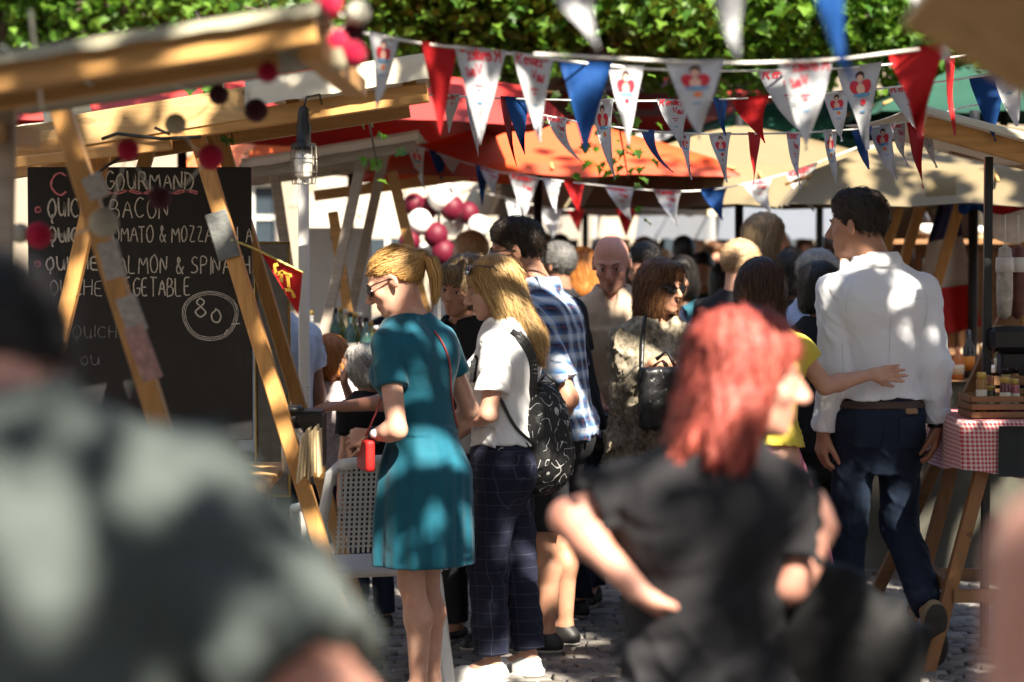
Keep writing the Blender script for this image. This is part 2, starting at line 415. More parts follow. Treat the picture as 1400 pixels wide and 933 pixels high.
# ------------------------------------------------------------------ hair
def head_prims(sex='m', nose=1.0, full=True):
    j = .9 if sex == 'f' else 1.0
    p = [U(ell((0, -.015, .03), (.076, .099, .089))), U(ell((0, .022, -.028), (.062 * (.5 + .5 * j), .070, .084)), .02),
         U(ell((0, .034, -.084), (.044 * j, .045, .030)), .025), U(ell((0, .072, -.098), (.017, .015, .014)), .022)]
    if full:
        p += [U(ell((s * .040, .062, -.028), (.022, .018, .019)), .02) for s in (1, -1)]
        p += [U(ell((0, .080, .018), (.047, .013, .010)), .014)]
        p += [SUB(ell((s * .031, .101, -.004), (.020, .016, .013)), .012) for s in (1, -1)]
        p += [U(ell((s * .031, .074, -.004), (.0135, .0135, .0125)), .004) for s in (1, -1)]
        p += [U(capsule((0, .088, .010), (0, .108 + .006 * nose, -.030), .0075, .0115 * nose), .012), U(ell((0, .104, -.037), (.017, .012, .008)), .008)]
        p += [U(ell((0, .0845, -.062), (.023, .011, .0055)), .008), U(ell((0, .083, -.073), (.019, .0115, .0065)), .008), SUB(ell((0, .098, -.067), (.021, .006, .0016)), .004)]
        for s in (1, -1):
            M = np.array(Matrix.Rotation(s * .45, 3, 'Z') @ Matrix.Rotation(-.2, 3, 'X'))
            p += [U(ell((s * .079, -.008, -.008), (.007, .019, .031), M), .006), SUB(ell((s * .088, -.003, -.004), (.006, .010, .017), M), .005)]
    return p
def hair_prims(style, t=.012):
    """solids in the head frame (unit head)"""
    cap = ell((0, -.016, .032), (.076 + t, .099 + t, .089 + t)); fade = ell((0, -.016, .036), (.077 + t * .35, .100 + t * .5, .088 + t))
    face = lambda w=.072, zc=-.035, r=.1, hz=.098: SUB(ell((0, .13, zc), (w, r, hz)), .016)
    if style == 'short':
        return [U(fade), U(ell((0, .030, .088), (.058, .055, .034)), .03), INT(lambda P: (.052 + .64 * (P[:, 1] - .085) - P[:, 2]) * .84), face(.064, -.045), DISP(wrinkle(.004, 3, .028, (1, .4, 1)))]
    if style == 'crop':
        return [U(cap), INT(lambda P: (.050 + .80 * (P[:, 1] - .070) - P[:, 2]) * .78), face(.062, -.03), DISP(wrinkle(.003, 4, .025, (1, .5, 1)))]
    if style == 'fringe_bald':
        return [U(ell((0, -.018, .01), (.083, .104, .085))), INT(lambda P: np.maximum(P[:, 2] - .035 - P[:, 1] * .2, np.maximum(P[:, 1] + .0, -.065 - P[:, 2])))]
    if style in ('bob', 'bob_long', 'lob'):
        hem = {'bob': -.125, 'bob_long': -.165, 'lob': -.19}[style]
        return [U(cap), U(ell((0, -.022, -.025), (.088 + t, .098 + t, .125)), .03), U(ell((0, -.03, hem + .05), (.083 + t, .086 + t, .075)), .04), U(ell((0, .06, .085), (.058, .042, .028)), .03),
                INT(lambda P: hem - P[:, 2] + .012 * np.sin(P[:, 0] * 90) + .02 * np.abs(P[:, 0] / .1)), SUB(ell((0, .14, -.055), (.062, .115, .105)), .018), SUB(ell((0, .08, -.16), (.05, .09, .075)), .02), DISP(wrinkle(.0035, 5, .035, (1, 1, .12)))]
    if style == 'messy_short':
        return [U(cap), U(ell((0, -.03, -.03), (.086, .088, .085)), .03), U(ell((.012, .062, .078), (.062, .045, .032)), .03), U(ell((-.03, -.02, .115), (.06, .07, .028)), .03), SUB(ell((0, .14, -.05), (.066, .112, .092)), .016), SUB(ell((0, .06, -.14), (.07, .1, .07)), .02), DISP(wrinkle(.007, 8, .05, (1, 1, .5)))]
    if style == 'long':
        p = [U(cap), U(ell((0, -.03, -.05), (.086 + t, .09 + t, .14)), .03)]
        p += [U(capsule((s * .055, -.03, -.08), (s * .06, -.075 - .02 * abs(s), -.36), .05, .026), .05) for s in (-1, 0, 1)]
        return p + [SUB(ell((0, .14, -.055), (.064, .112, .115)), .016), SUB(ell((0, .1, -.25), (.14, .1, .13)), .02), DISP(wrinkle(.004, 9, .04, (1, 1, .1)))]
    if style == 'back_long':   # straight, past the shoulders, lying on the back
        p = [U(cap), U(ell((0, -.045, -.06), (.080 + t, .070 + t, .13)), .03)]
        for k, xx in enumerate((-.075, -.038, 0, .038, .07)):
            p += [U(capsule((xx * .8, -.07, -.08), (xx * 1.1 - .005, -.108, -.22), .038, .032), .03), U(capsule((xx * 1.1 - .005, -.108, -.22), (xx * 1.15 - .01, -.108, -.31 - .02 * (k % 2)), .034, .014), .03)]
        p += [U(capsule((-.075, .005, -.02), (-.085, .012, -.26), .024, .014), .04)]
        return p + [SUB(ell((0, .135, -.05), (.066, .112, .105)), .014), SUB(ell((0.01, .10, -.2), (.066, .10, .12)), .02), DISP(wrinkle(.003, 10, .03, (1, 1, .08)))]
    if style == 'ponytail':
        return [U(ell((0, -.018, .030), (.082, .106, .094))), INT(lambda P: (.058 + .62 * (P[:, 1] - .085) - P[:, 2]) * .85), SUB(ell((0, .135, -.03), (.064, .095, .09)), .016), SUB(ell((.085, .005, -.02), (.03, .03, .045)), .01), SUB(ell((-.085, .005, -.02), (.03, .03, .045)), .01), U(capsule((0, -.10, .035), (0, -.128, .04), .026, .022), .02), DISP(wrinkle(.0025, 12, .03, (1, .3, 1)))]
    if style == 'red':
        p = [U(ell((0, -.018, .034), (.093, .116, .104))), U(ell((0, -.035, -.04), (.098, .092, .105)), .03)]
        for k in range(9):
            a = math.pi * (.92 + 1.16 * k / 8); x, y = .085 * math.cos(a), .085 * math.sin(a) - .02
            p += [U(capsule((x, y, -.07), (x * 1.3, y * 1.25 - .01, -.14 - .025 * (k % 3)), .034, .012 + .006 * (k % 2)), .025)]
        return p + [SUB(ell((0, .150, -.055), (.12, .140, .125)), .018), SUB(ell((0, .1, -.19), (.11, .1, .09)), .02), DISP(wrinkle(.006, 14, .045, (1, 1, .25)))]
    raise KeyError(style)
def strands(prims, V, o, M, s, n, length, flow, seed=0, width=.0010, lift=.0022, steps=9):
    """ribbons combed over the hair surface; flow(Q)-> wanted direction in the head frame"""
    r = np.random.default_rng(seed); Q = (((V[r.integers(0, len(V), n)]) - o) @ M) / s; Q = Q.astype(f32)
    L = length * r.uniform(.55, 1.2, n); step = (L / steps).astype(f32); pts = []; nrm = []; alive = np.ones(n, bool)
    e = .003; j = r.normal(0, .20, (n, 3)); up = np.minimum(r.exponential(1.0, n), 4.5) * lift
    for k in range(steps + 1):
        g = np.stack([field_eval(prims, Q + A(*[e if q == a else 0 for q in range(3)])) - field_eval(prims, Q - A(*[e if q == a else 0 for q in range(3)])) for a in range(3)], 1)
        g /= np.linalg.norm(g, axis=1, keepdims=True) + 1e-6
        d = field_eval(prims, Q); corr = np.clip(d - up, -.012, .006)
        if k > 4: corr = np.where(corr > 0, corr * .25, corr)
        Q = (Q - g * corr[:, None]).astype(f32); pts.append(Q.copy()); nrm.append(g)
        f = flow(Q) + j; f = f - g * (f * g).sum(1, keepdims=True) * .9; f /= np.linalg.norm(f, axis=1, keepdims=True) + 1e-6
        Q = (Q + f * step[:, None]).astype(f32)
    ok = np.max(np.stack([np.abs(field_eval(prims, p)) for p in pts[1:]], 1), 1) < .02; pts = [p[ok] for p in pts]; nrm = [q[ok] for q in nrm]; n = int(ok.sum())
    Pn = np.stack(pts, 1); N = np.stack(nrm, 1); T = np.gradient(Pn, axis=1); S = np.cross(T, N); S /= np.linalg.norm(S, axis=2, keepdims=True) + 1e-6
    w = (width * np.sin(np.linspace(.35, 3.0, steps + 1)) ** .6)[None, :, None] * r.uniform(.6, 1.4, (n, 1, 1))
    V2 = np.stack([Pn - S * w, Pn + S * w], 2).reshape(-1, 3); V2 = (V2 * s) @ M.T + o
    b = (np.arange(n)[:, None] * (steps + 1) + np.arange(steps)[None]).reshape(-1) * 2
    F = np.stack([b, b + 1, b + 3, b + 2], 1); tone = np.repeat(r.uniform(0, 1, n), (steps + 1) * 2)
    return V2, F, tone
def comb(style):
    def f(Q):
        c = np.array((0, -.03, .12)); d = Q - c
        if style in ('short', 'crop', 'fringe_bald'): return np.stack([d[:, 0] * 6, -np.ones(len(Q)) * .8 + (Q[:, 2] > .09) * .3, -np.clip(.12 - Q[:, 2], 0, .2) * 6], 1)
        if style == 'ponytail': q = np.array((0, -.135, .04)) - Q; return q / (np.linalg.norm(q, axis=1, keepdims=True) + 1e-6)
        h = d * np.array((1, 1, 0)); h /= np.linalg.norm(h, axis=1, keepdims=True) + 1e-6
        w = np.clip((Q[:, 2] - .02) / .1, 0, 1)[:, None]
        return h * w * np.array((1.0, .7, 0)) + np.array((0, -.25, -1.0)) * (1.05 - w)
    return f
def add_hair(root, style, hm, o, M, s, h, n=500, t=.012, length=None, extra=None, seed=0, name='hair'):
    pr = hair_prims(style, t) if isinstance(style, str) else style
    P = [(grp(pr, o, M, s), .01, 'u')]; ext = .16 if style in ('short', 'crop', 'fringe_bald', 'ponytail') else .24; low = .62 if style in ('long', 'back_long') else ext + .12
    lo = np.array(o) - (ext + .06, ext + .06, low if low > .3 else ext); hi = np.array(o) + (ext + .06, ext + .06, ext)
    V, Q = polygonize(P, lo, hi, h); tone = np.full(len(V), .18); Vs = [V]; Fs = [Q]; Ts = [tone]  # shell under the strands gets a dark tone, painted shade for depth
    if n:
        L = length or {'short': .05, 'crop': .03, 'fringe_bald': .03, 'ponytail': .16, 'messy_short': .09, 'bob': .17, 'bob_long': .2, 'lob': .2, 'red': .15, 'long': .34, 'back_long': .27}[style]
        st = strands(pr, V, np.asarray(o), np.asarray(M), s, n, L, comb(style), seed); k = len(V); Vs.append(st[0]); Fs.append(st[1] + k); Ts.append(st[2])
    if extra is not None:
        k = sum(len(v) for v in Vs); Vs.append(extra[0]); Fs.append(extra[1] + k); Ts.append(extra[2])
    return new_obj(name, mesh_np(name, np.concatenate(Vs), np.concatenate(Fs), True, {'tone': np.concatenate(Ts)}), hm, root)
def tail_strands(path, rad, n, seed, o, M, s, width=.0012):
    """a hanging lock (ponytail): ribbons along a bundle; path in the head frame"""
    r = np.random.default_rng(seed); path = np.array(path, float); m = 16; tt = np.linspace(0, 1, m); k = np.linspace(0, 1, len(path))
    c = np.stack([np.interp(tt, k, path[:, a]) for a in range(3)], 1); rr = np.interp(tt, np.linspace(0, 1, len(rad)), rad)
    ang = r.uniform(0, 6.28, n); q = np.sqrt(r.uniform(.1, 1, n)); end = r.uniform(.8, 1.05, n); V = []; F = []; T = []
    for i in range(n):
        a = ang[i] + np.sin(tt * 3 + ang[i]) * .25; off = np.stack([np.cos(a), np.sin(a) * .8, 0 * a], 1) * (rr * q[i])[:, None]
        p = np.stack([np.interp(tt * end[i], tt, c[:, a2]) for a2 in range(3)], 1) + off
        side = np.stack([-np.sin(a), np.cos(a), 0 * a], 1) * width * (np.sin(np.linspace(.6, 3.05, m)) ** .5)[:, None]
        b = len(V) * 2 * m; V.append(np.stack([p - side, p + side], 1).reshape(-1, 3)); ii = b + np.arange(m - 1) * 2
        F.append(np.stack([ii, ii + 1, ii + 3, ii + 2], 1)); T.append(np.full(2 * m, r.uniform(0, 1)))
    return (np.concatenate(V) * s) @ np.asarray(M).T + np.asarray(o), np.concatenate(F), np.concatenate(T)
# ------------------------------------------------------------------ people
EYEW = mat('eye_white', (.62, .58, .55), .25, .02); EYED = mat('eye_dark', (.02, .014, .01), .15, .1)
LENS = mat('dark_lens', (.006, .006, .007), .06, .1, spec=.8); SOLE = mat('shoe_sole', (.30, .28, .25), .8); 
SKIN = {'fair': skin_mat('fair_skin', (.56, .335, .245)), 'mid': skin_mat('tanned_skin', (.44, .235, .15)), 'pink': skin_mat('pink_skin', (.55, .29, .22)), 'dark': skin_mat('brown_skin', (.30, .165, .11))}
def hand_prims(w, f, n, side, q=1.0, curl=.35, spread=.12):
    """w wrist, f finger direction, n palm side; side=+1 when the thumb lies along f x n"""
    w = np.array(w, float); f = np.array(f, float); f /= np.linalg.norm(f); n = np.array(n, float); n -= f * (n @ f); n /= np.linalg.norm(n); t = np.cross(f, n) * side
    P = []; nx = (.030, .010, -.010, -.029); ln = (.072, .078, .074, .066); fl = ((.040, .024, .019), (.044, .028, .020), (.040, .026, .019), (.031, .020, .017))
    for i in range(4):
        k = w + f * ln[i] * q + t * nx[i] * q; P.append(U(capsule(w + f * .008 * q + t * nx[i] * .45 * q, k, .0155 * q, .0125 * q), .012)); p = k; a = 0
        dirv = f + t * spread * (nx[i] / .03); dirv /= np.linalg.norm(dirv)
        for j in range(3):
            a += curl * (.9, 1.1, .8)[j]; dv = dirv * math.cos(a) + n * math.sin(a); p2 = p + dv * fl[i][j] * q
            P.append(U(capsule(p, p2, (.0098, .0090, .0082)[j] * q, (.0092, .0084, .0070)[j] * q), .004)); p = p2
    P.append(U(ell(w + f * .035 * q + t * .022 * q + n * .008 * q, (.018 * q,) * 3), .015))
    b = w + f * .022 * q + t * .024 * q + n * .004 * q; d1 = f * .75 + t * .6 + n * .35; d1 /= np.linalg.norm(d1); c = b + d1 * .042 * q
    d2 = f * .9 + t * .25 + n * (.25 + curl * .6); d2 /= np.linalg.norm(d2); e = c + d2 * .032 * q; g = e + d2 * .024 * q
    P += [U(capsule(b, c, .0145 * q, .0115 * q), .01), U(capsule(c, e, .0112 * q, .010 * q), .005), U(capsule(e, g, .0098 * q, .0078 * q), .004)]
    return P
def person(label, pos, heading, H=1.7, sex='f', fat=1.0, res=.007, skin='fair', lean=(0, 0), head=(0, 0, 0), hoff=(0, 0, 0), hs=None, arms=None, legs=None, top=None, bottom=None, dress=None,
           hair=None, shoes=None, glasses=None, face=True, beard=False, group=None, swk=1.0, brow=(.10, .06, .04), rx=None):
    """head=(yaw,pitch,roll) degrees relative to the body; arms = {'L':(elbow,wrist,fingers,palm,curl)} in world space (None: hanging)"""
    pos = np.array((pos[0], pos[1], 0.0)); th = R(heading); root = empty('person', pos, th, label, 'person', group)
    Rz = np.array(Matrix.Rotation(th, 3, 'Z')); L = lambda p: (np.asarray(p, float) - pos) @ Rz; D = lambda v: np.asarray(v, float) @ Rz
    q = H / 1.79; f_ = sex == 'f'; sw = (.160 if f_ else .176) * q * swk; hs = hs or ((1.02 if f_ else 1.06) * (.35 + .65 * q))
    def off(z): t = np.clip((z - .95 * q) / (.5 * q), 0, 1.3) ** 1.2; return np.stack([lean[0] * t, lean[1] * t], -1) if hasattr(z, '__len__') else np.array((lean[0] * t, lean[1] * t))
    def at(x, y, z): o = off(z * q); return np.array((x * q + o[0], y * q + o[1], z * q))
    J = {'root': root, 'q': q, 'L': L, 'D': D, 'at': at, 'off': off}
    if f_: T = [(.80, .150, .115), (.90, .178 * fat, .128), (.99, .158 * fat, .115), (1.08, .130 * fat, .098 * fat), (1.18, .138 * fat, .102 * fat), (1.28, .150 * fat, .106), (1.36, .148, .096), (1.43, .115, .078), (1.49, .060, .058)]
    else: T = [(.80, .150, .115), (.90, .162 * fat, .118 * fat), (1.0, .150 * fat, .110 * fat), (1.10, .148 * fat, .108 * fat), (1.22, .158 * fat, .114 * fat), (1.32, .166, .116), (1.385, .152, .104), (1.44, .108, .082), (1.50, .062, .060)]
    def secs(o, z0=0, z1=9, T=T):
        r = []
        for z, a, b in T:
            if z0 <= z <= z1: c = off(z * q); r.append((z * q, c[0], c[1], a * q + o, b * q + o))
        return r
    def torso(o=0):
        p = [U(loft(secs(o), 2.35))]
        for s in (1, -1): p.append(U(capsule(at(s * .06, -.005, 1.43), at(s * (sw / q - .010), -.01, 1.392), .052 * q + o, .043 * q + o), .06))
        if f_: p += [U(ell(at(s * .068, .085, 1.265), np.array((.062, .055, .06)) * q + o), .04) for s in (1, -1)]
        p += [U(ell(at(s * .07, -.075, .89), np.array((.08, .055, .085)) * q + o), .05) for s in (1, -1)]
        p += [U(ell(at(s * .075, -.075, 1.34), np.array((.075, .045, .085)) * q + o), .05) for s in (1, -1)]
        return p
    # joints
    arms = arms or {}; legs = legs or {}; ar = {}; lg = {}
    for s, k in ((1, 'R'), (-1, 'L')):
        sh = at(s * sw / q, -.012, 1.385); a = arms.get(k)
        if a is None: el = sh + np.array((s * .045, -.015, -.275)) * q; wr = el + np.array((s * .005, .045, -.245)) * q; hd = np.array((0, .12, -1)); pn = np.array((-s, -.2, 0)); cu = .35
        else: el, wr, hd, pn, cu = L(a[0]), L(a[1]), D(a[2]), D(a[3]), a[4]
        ar[k] = (sh, el, wr, hd, pn, cu, s)
        l = legs.get(k); hp = np.array((s * .085, 0, .90)) * q
        if l is None: kn = np.array((s * .09, .01, .48)) * q; an = np.array((s * .095, -.015, .085)) * q; td = np.array((s * .15, 1, 0)); dn = np.array((0, 0, -1.))
        else: kn, an, td, dn = np.array(l[0]) * q, np.array(l[1]) * q, np.array(l[2], float), np.array(l[3], float)
        lg[k] = (hp, kn, an, td / np.linalg.norm(td), dn / np.linalg.norm(dn), s)
    J['arms'] = ar; J['legs'] = lg
    ra = (.043, .037, .036, .026) if f_ else (.051, .043, .042, .030)
    ra = tuple(x * q * (.6 + .4 * fat) for x in ra)
    # head
    nb = at(0, -.015, 1.455); yaw, pit, rol = (R(v) for v in head); M = rotm(yaw, pit, rol)
    hc = at(0, -.005, 1.558) + np.array((0, 0, .04 * q)) + M @ np.array((0, .028, .045)) * q + np.array(hoff); J['hc'] = hc; J['M'] = M; J['hs'] = hs
    hp_ = head_prims(sex, 1.0, face)
    body = torso(-.009 if (top or dress) and (top or dress).get('sleeve', 1) > 0 else 0) + [U(capsule(nb, hc + M @ np.array((0, -.025, -.045)) * hs, .058 * q if f_ else .066 * q, .050 * q if f_ else .060 * q), .03)]
    body.append((grp(hp_, hc, M, hs), .02, 'u'))
    for k in 'RL':
        sh, el, wr, hd, pn, cu, s = ar[k]
        md = el + (wr - el) * .3
        body += [U(capsule(sh, el, ra[0], ra[1]), .03), U(capsule(el, md, ra[1], ra[2]), .015), U(capsule(md, wr, ra[2], ra[3] * .9), .02)]
        body += hand_prims(wr, hd, pn, -s, q * (.92 if f_ else 1.03), cu)
        hp, kn, an, td, dn, s = lg[k]
        cf = kn * .66 + an * .34 - td * (.006 if bottom and bottom['kind'] == 'trousers' else .022) * q
        body += [U(capsule(hp, kn, (.066 if bottom and bottom['kind'] == 'trousers' else .078) * q, (.040 if bottom and bottom['kind'] == 'trousers' else .050) * q), .03), U(capsule(kn, cf, (.038 if bottom and bottom['kind'] == 'trousers' else .047) * q, (.051 if not(bottom and bottom['kind']=='trousers') else .04) * q), .02), U(capsule(cf, an, (.049 if not(bottom and bottom['kind']=='trousers') else .04) * q, .031 * q), .03), U(capsule(an, an + (td * .12 + dn * .045) * q, .034 * q, .026 * q), .02), U(capsule(an + dn * .04 * q - td * .025 * q, an + (td * .06 + dn * .05) * q, .03 * q, .026 * q), .02)]
    ptsb = [hc] + [x for k in 'RL' for x in ar[k][:3]] + [x for k in 'RL' for x in lg[k][:3]] + [ar[k][2] + ar[k][3] / np.linalg.norm(ar[k][3]) * .12 for k in 'RL']
    ptsb += [at(s * .2, y, z) for s in (1, -1) for y in (-.1, .1) for z in (.9, 1.35)]
    lo = np.min(ptsb, 0) - .13; hi = np.max(ptsb, 0) + .17; lo[2] = -.01; J['box'] = (lo, hi)
    hd_l = lambda V: ((V - hc) @ M) / hs
    at_ = {'lip': lambda V: (lambda Q: np.clip(1.6 - (((Q[:, 0]) / .024) ** 2 + ((Q[:, 2] + .0675) / .0125) ** 2) * 1.3, 0, 1) * (Q[:, 1] > .075))(hd_l(V))}
    at_['beard'] = (lambda V: (lambda Q: np.clip((-.045 - Q[:, 2]) / .03, 0, 1) * (Q[:, 1] > -.01) * (np.abs(Q[:, 2] + .02) < .11) * (np.abs(Q[:, 0]) < .08))(hd_l(V)) * float(beard))
    solid('body', body, lo, hi, res, SKIN[skin], root, at_)
    # clothes
    def sleeve(k, frac, o, o2):
        sh, el, wr, hd, pn, cu, s = ar[k]; P = []
        if frac <= 0: return P
        e = sh + (el - sh) * min(frac, 1); ax = el - sh
        if frac <= 1: return [U(cut(capsule(sh, sh + ax * 1.15, ra[0] + o, ra[1] + o2), e, ax), .014)]
        P.append(U(capsule(sh, el, ra[0] + o, ra[1] + o), .016)); ax = wr - el; e = el + ax * (frac - 1)
        P.append(U(cut(capsule(el, el + ax * 1.1, ra[1] + o, ra[3] + o2), e, ax), .03)); return P
    def neckhole(kind, o):
        c = at(0, .0, 1.475); P = []
        if kind == 'crew': P.append(SUB(ell(c + np.array((0, .02, .045)) * q, np.array((.078, .085, .062)) * q), .012))
        if kind == 'scoop': P.append(SUB(ell(c + np.array((0, .03, .05)) * q, np.array((.105, .10, .085)) * q), .012))
        if kind in ('v', 'collar'): P += [SUB(ell(c + np.array((0, .02, .045)) * q, np.array((.072, .08, .055)) * q), .01), SUB(capsule(c + np.array((0, .09, -.0)) * q, c + np.array((0, .125, -.10)) * q, .030 * q, .004), .01)]
        if kind == 'tank': P += [SUB(ell(c + np.array((0, .02, .02)) * q, np.array((.09, .12, .1)) * q), .012)] + [SUB(ell(at(s * (sw / q + .01), 0, 1.40), np.array((.055, .12, .10)) * q), .012) for s in (1, -1)]
        return P
    def collar(o):
        P = []; c = at(0, -.008, 1.475); n = 30
        for i in range(n):
            a0, a1 = [R(118 + (304) * (i + e) / n) for e in (0, 1)]
            pt = lambda a, z, rr: c + np.array((math.cos(a) * .073 * rr, math.sin(a) * .070 * rr + .004, z - .022 * max(0, math.sin(a)))) * q
            P += [U(capsule(pt(a0, .050, 1.03), pt(a1, .050, 1.03), .007 * q, .007 * q), .010), U(capsule(pt(a0, .030, 1.10), pt(a1, .030, 1.10), .009 * q, .009 * q), .016), U(capsule(pt(a0, .010, 1.2), pt(a1, .010, 1.2), .008 * q, .008 * q), .012)]
        return P
    def make(name, m, P, amp, seed, wl=.11, rs=None, stretch=(1, 1, .55), mask=None):
        if amp: P = P + [DISP(wrinkle(amp, seed, wl, stretch, mask))]
        return solid(name, P, lo, hi, rs or res, m, root)
    sd = int(abs(pos[0] * 131 + pos[1] * 57) * 10) % 997
    if bottom:
        b = dict(bottom); o = b.get('off', .004); kd = b['kind']
        if kd in ('trousers', 'shorts'):
            hem = b.get('hem', .06 if kd == 'trousers' else .52) * q; P = [U(loft([(.70 * q, 0, 0, .10 * q, .075 * q)] + [x for x in secs(o + .002, .75, 1.03)], 2.3))]
            P += [U(ell(at(s * .07, -.075, .89), np.array((.08, .065, .085)) * q + o), .05) for s in (1, -1)]
            for k in 'RL':
                hp, kn, an, td, dn, s = lg[k]; lw = b.get('loose', .012)
                if kd == 'trousers':
                    ax = an - kn; e = kn + ax * b.get('len', .97)
                    P += [U(capsule(hp, kn, .088 * q + o, .056 * q + o + lw * .6), .03), U(cut(capsule(kn, kn + ax * 1.1, .056 * q + o + lw * .6, .040 * q + o + lw), e, ax), .03)]
                else:
                    ax = kn - hp; e = hp + ax * .93; P += [U(cut(capsule(hp, hp + ax * 1.1, .088 * q + o, .062 * q + o + lw), e, ax), .03)]
            J['trousers'] = P
            make('trousers' if kd == 'trousers' else 'shorts', b['mat'], P, b.get('wr', .005), sd + 1, .13)
        else:
            make('skirt', b['mat'], [U(loft(b['secs'](q, off), 2.1, b.get('fold')))], .002, sd)
    if dress:
        P = torso(dress.get('off', .010)); S = dress['secs'](q, off); zc = S[-1][0]
        P = [(lambda P_, F=P: np.maximum(field_eval(F, P_), (zc - .02) - P_[:, 2]), .02, 'u')] + [U(loft(S, 2.1, dress.get('fold')), .012)]
        for k in 'RL': P += sleeve(k, dress.get('sleeve', .4), .016, .026)
        P += neckhole(dress.get('neck', 'crew'), 0); J['cloth'] = P; make('dress', dress['mat'], P, dress.get('wr', .003), sd, .10)
    if top:
        o = top.get('off', .017); hem = top.get('hem', .86) * q; P = torso(o)
        for k in 'RL': P += sleeve(k, top.get('sleeve', .5), o + .004, top.get('so', .022))
        if top.get('loose'): P.append(U(loft([(hem - .02, *off(hem), (T[1][1] + top['loose']) * q + o, (T[1][2] + top['loose']) * q + o), (1.3 * q, *off(1.3 * q), .15 * q + o, .11 * q + o)], 2.3), .05))
        P += neckhole(top.get('neck', 'crew'), o); P.append(INT(lambda P_, hem=hem: hem - P_[:, 2] + .006 * np.sin(P_[:, 0] * 25)))
        arm_clip = P
        if top.get('neck') == 'collar': P += collar(o)
        P2 = []
        # the hem only trims the torso: sleeves hang below it
        tor = [p for p in P if p is not None]; i_int = [i for i, p in enumerate(tor) if p[2] == 'i'][0]; slv = []
        for k in 'RL': slv += sleeve(k, top.get('sleeve', .5), o + .004, top.get('so', .022))
        if slv: tor = tor + [U(lambda P_, S=slv: field_eval(S, P_), .012)]
        if top.get('neck') == 'tank': tor = tor + neckhole('tank', 0)
        J['cloth'] = tor
        make(top.get('name', 'shirt'), top['mat'], tor, top.get('wr', .005), sd + 2, top.get('wl', .10), None, top.get('st', (1, 1, .55)), lambda P_: np.clip(.45 + 1.5 * np.clip((np.abs(P_[:, 0]) - .15 * q) / (.08 * q), 0, 1) + .9 * np.clip((1.14 * q - P_[:, 2]) / (.12 * q), 0, 1), 0, 2.2))
    # hair, eyes, glasses, shoes
    if hair:
        add_hair(root, hair['style'], hair['mat'], hc, M, hs, hair.get('res', max(res * .8, .006)), int(hair.get('n', 400) * 2.6), hair.get('t', .012), hair.get('len'), hair['extra'](hc, M, hs) if hair.get('extra') else None, sd)
    if face:
        wld = lambda p: hc + M @ (np.array(p) * hs)
        for s in (1, -1):
            if glasses != 'eyes':
                e = MB(); V0 = len(e.V); e.ball((0, 0, 0), (.0125, .007, .0043), 12, 8); v = np.array(e.V); e.V = [tuple(wld((s * .031, .0835, -.004) + x)) for x in v]
                eo = e.build('eye', EYEW, root); g = MB(); g.ball((0, 0, 0), (.0052, .0045, .0050), 10, 6); g.V = [tuple(wld((s * .0305, .0873, -.004) + np.array(x))) for x in g.V]; g.build('iris', EYED, eo)
                g = MB(); g.tube([wld((s * (.031 + .013 * t), .0895 - .006 * t * t, .0018 - .004 * t * t)) for t in (-1, -.5, 0, .5, 1)], .0016 * hs, 5); g.build('eyelash', EYED, root)
            g = MB(); g.tube([wld((s * (.013 + .036 * t), .0935 - .013 * t * t, .0165 + .008 * math.sin(t * 2.4))) for t in (0, .25, .5, .75, 1)], [.0022 * hs, .0032 * hs, .003 * hs, .0024 * hs, .0012 * hs], 6)
            g.build('eyebrow', mat('brow_%d' % int(brow[0] * 100), brow, .7), root)
    if glasses: add_glasses(root, hc, M, hs, up=(glasses == 'up'))
    if shoes:
        for k in 'RL':
            hp, kn, an, td, dn, s = lg[k]; sd_ = np.cross(td, dn); heel = an + dn * .045 * q - td * .035 * q; ball_ = an + dn * .055 * q + td * .115 * q; toe = an + dn * .058 * q + td * .155 * q
            P = [U(capsule(heel, an + dn * .05 * q + td * .03 * q, .036 * q, .038 * q)), U(capsule(an + dn * .045 * q + td * .03 * q, ball_, .038 * q, .040 * q), .03), U(capsule(ball_, toe, .039 * q, .034 * q), .03), U(capsule(an + dn * .015 * q, an + dn * .04 * q, .040 * q, .04 * q), .03)]
            if shoes.get('low'): P = P[:3] + [SUB(ell(an + dn * .005 * q + td * .03 * q, np.array((.05, .075, .034)) * q), .012)]
            zb = an + dn * .083 * q; P.append(INT(lambda P_, zb=zb, dn=dn: ((P_ - zb.astype(f32)) @ dn.astype(f32))))
            c = (heel + toe) / 2; sh_ = solid('shoe', P, c - .2, c + .2, max(res, .006), shoes['mat'], root)
            P2 = [(grp(P, (0, 0, 0), np.eye(3), 1.0), .01, 'u')]; zb2 = an + dn * .062 * q
            P2 = [U(lambda Q, P=P: field_eval(P, Q) - .004)] + [INT(lambda P_, zb=zb2, dn=dn: -((P_ - zb.astype(f32)) @ dn.astype(f32)))]
            solid('sole', P2, c - .2, c + .2, max(res, .006), shoes.get('sole', SOLE), sh_)
    return J
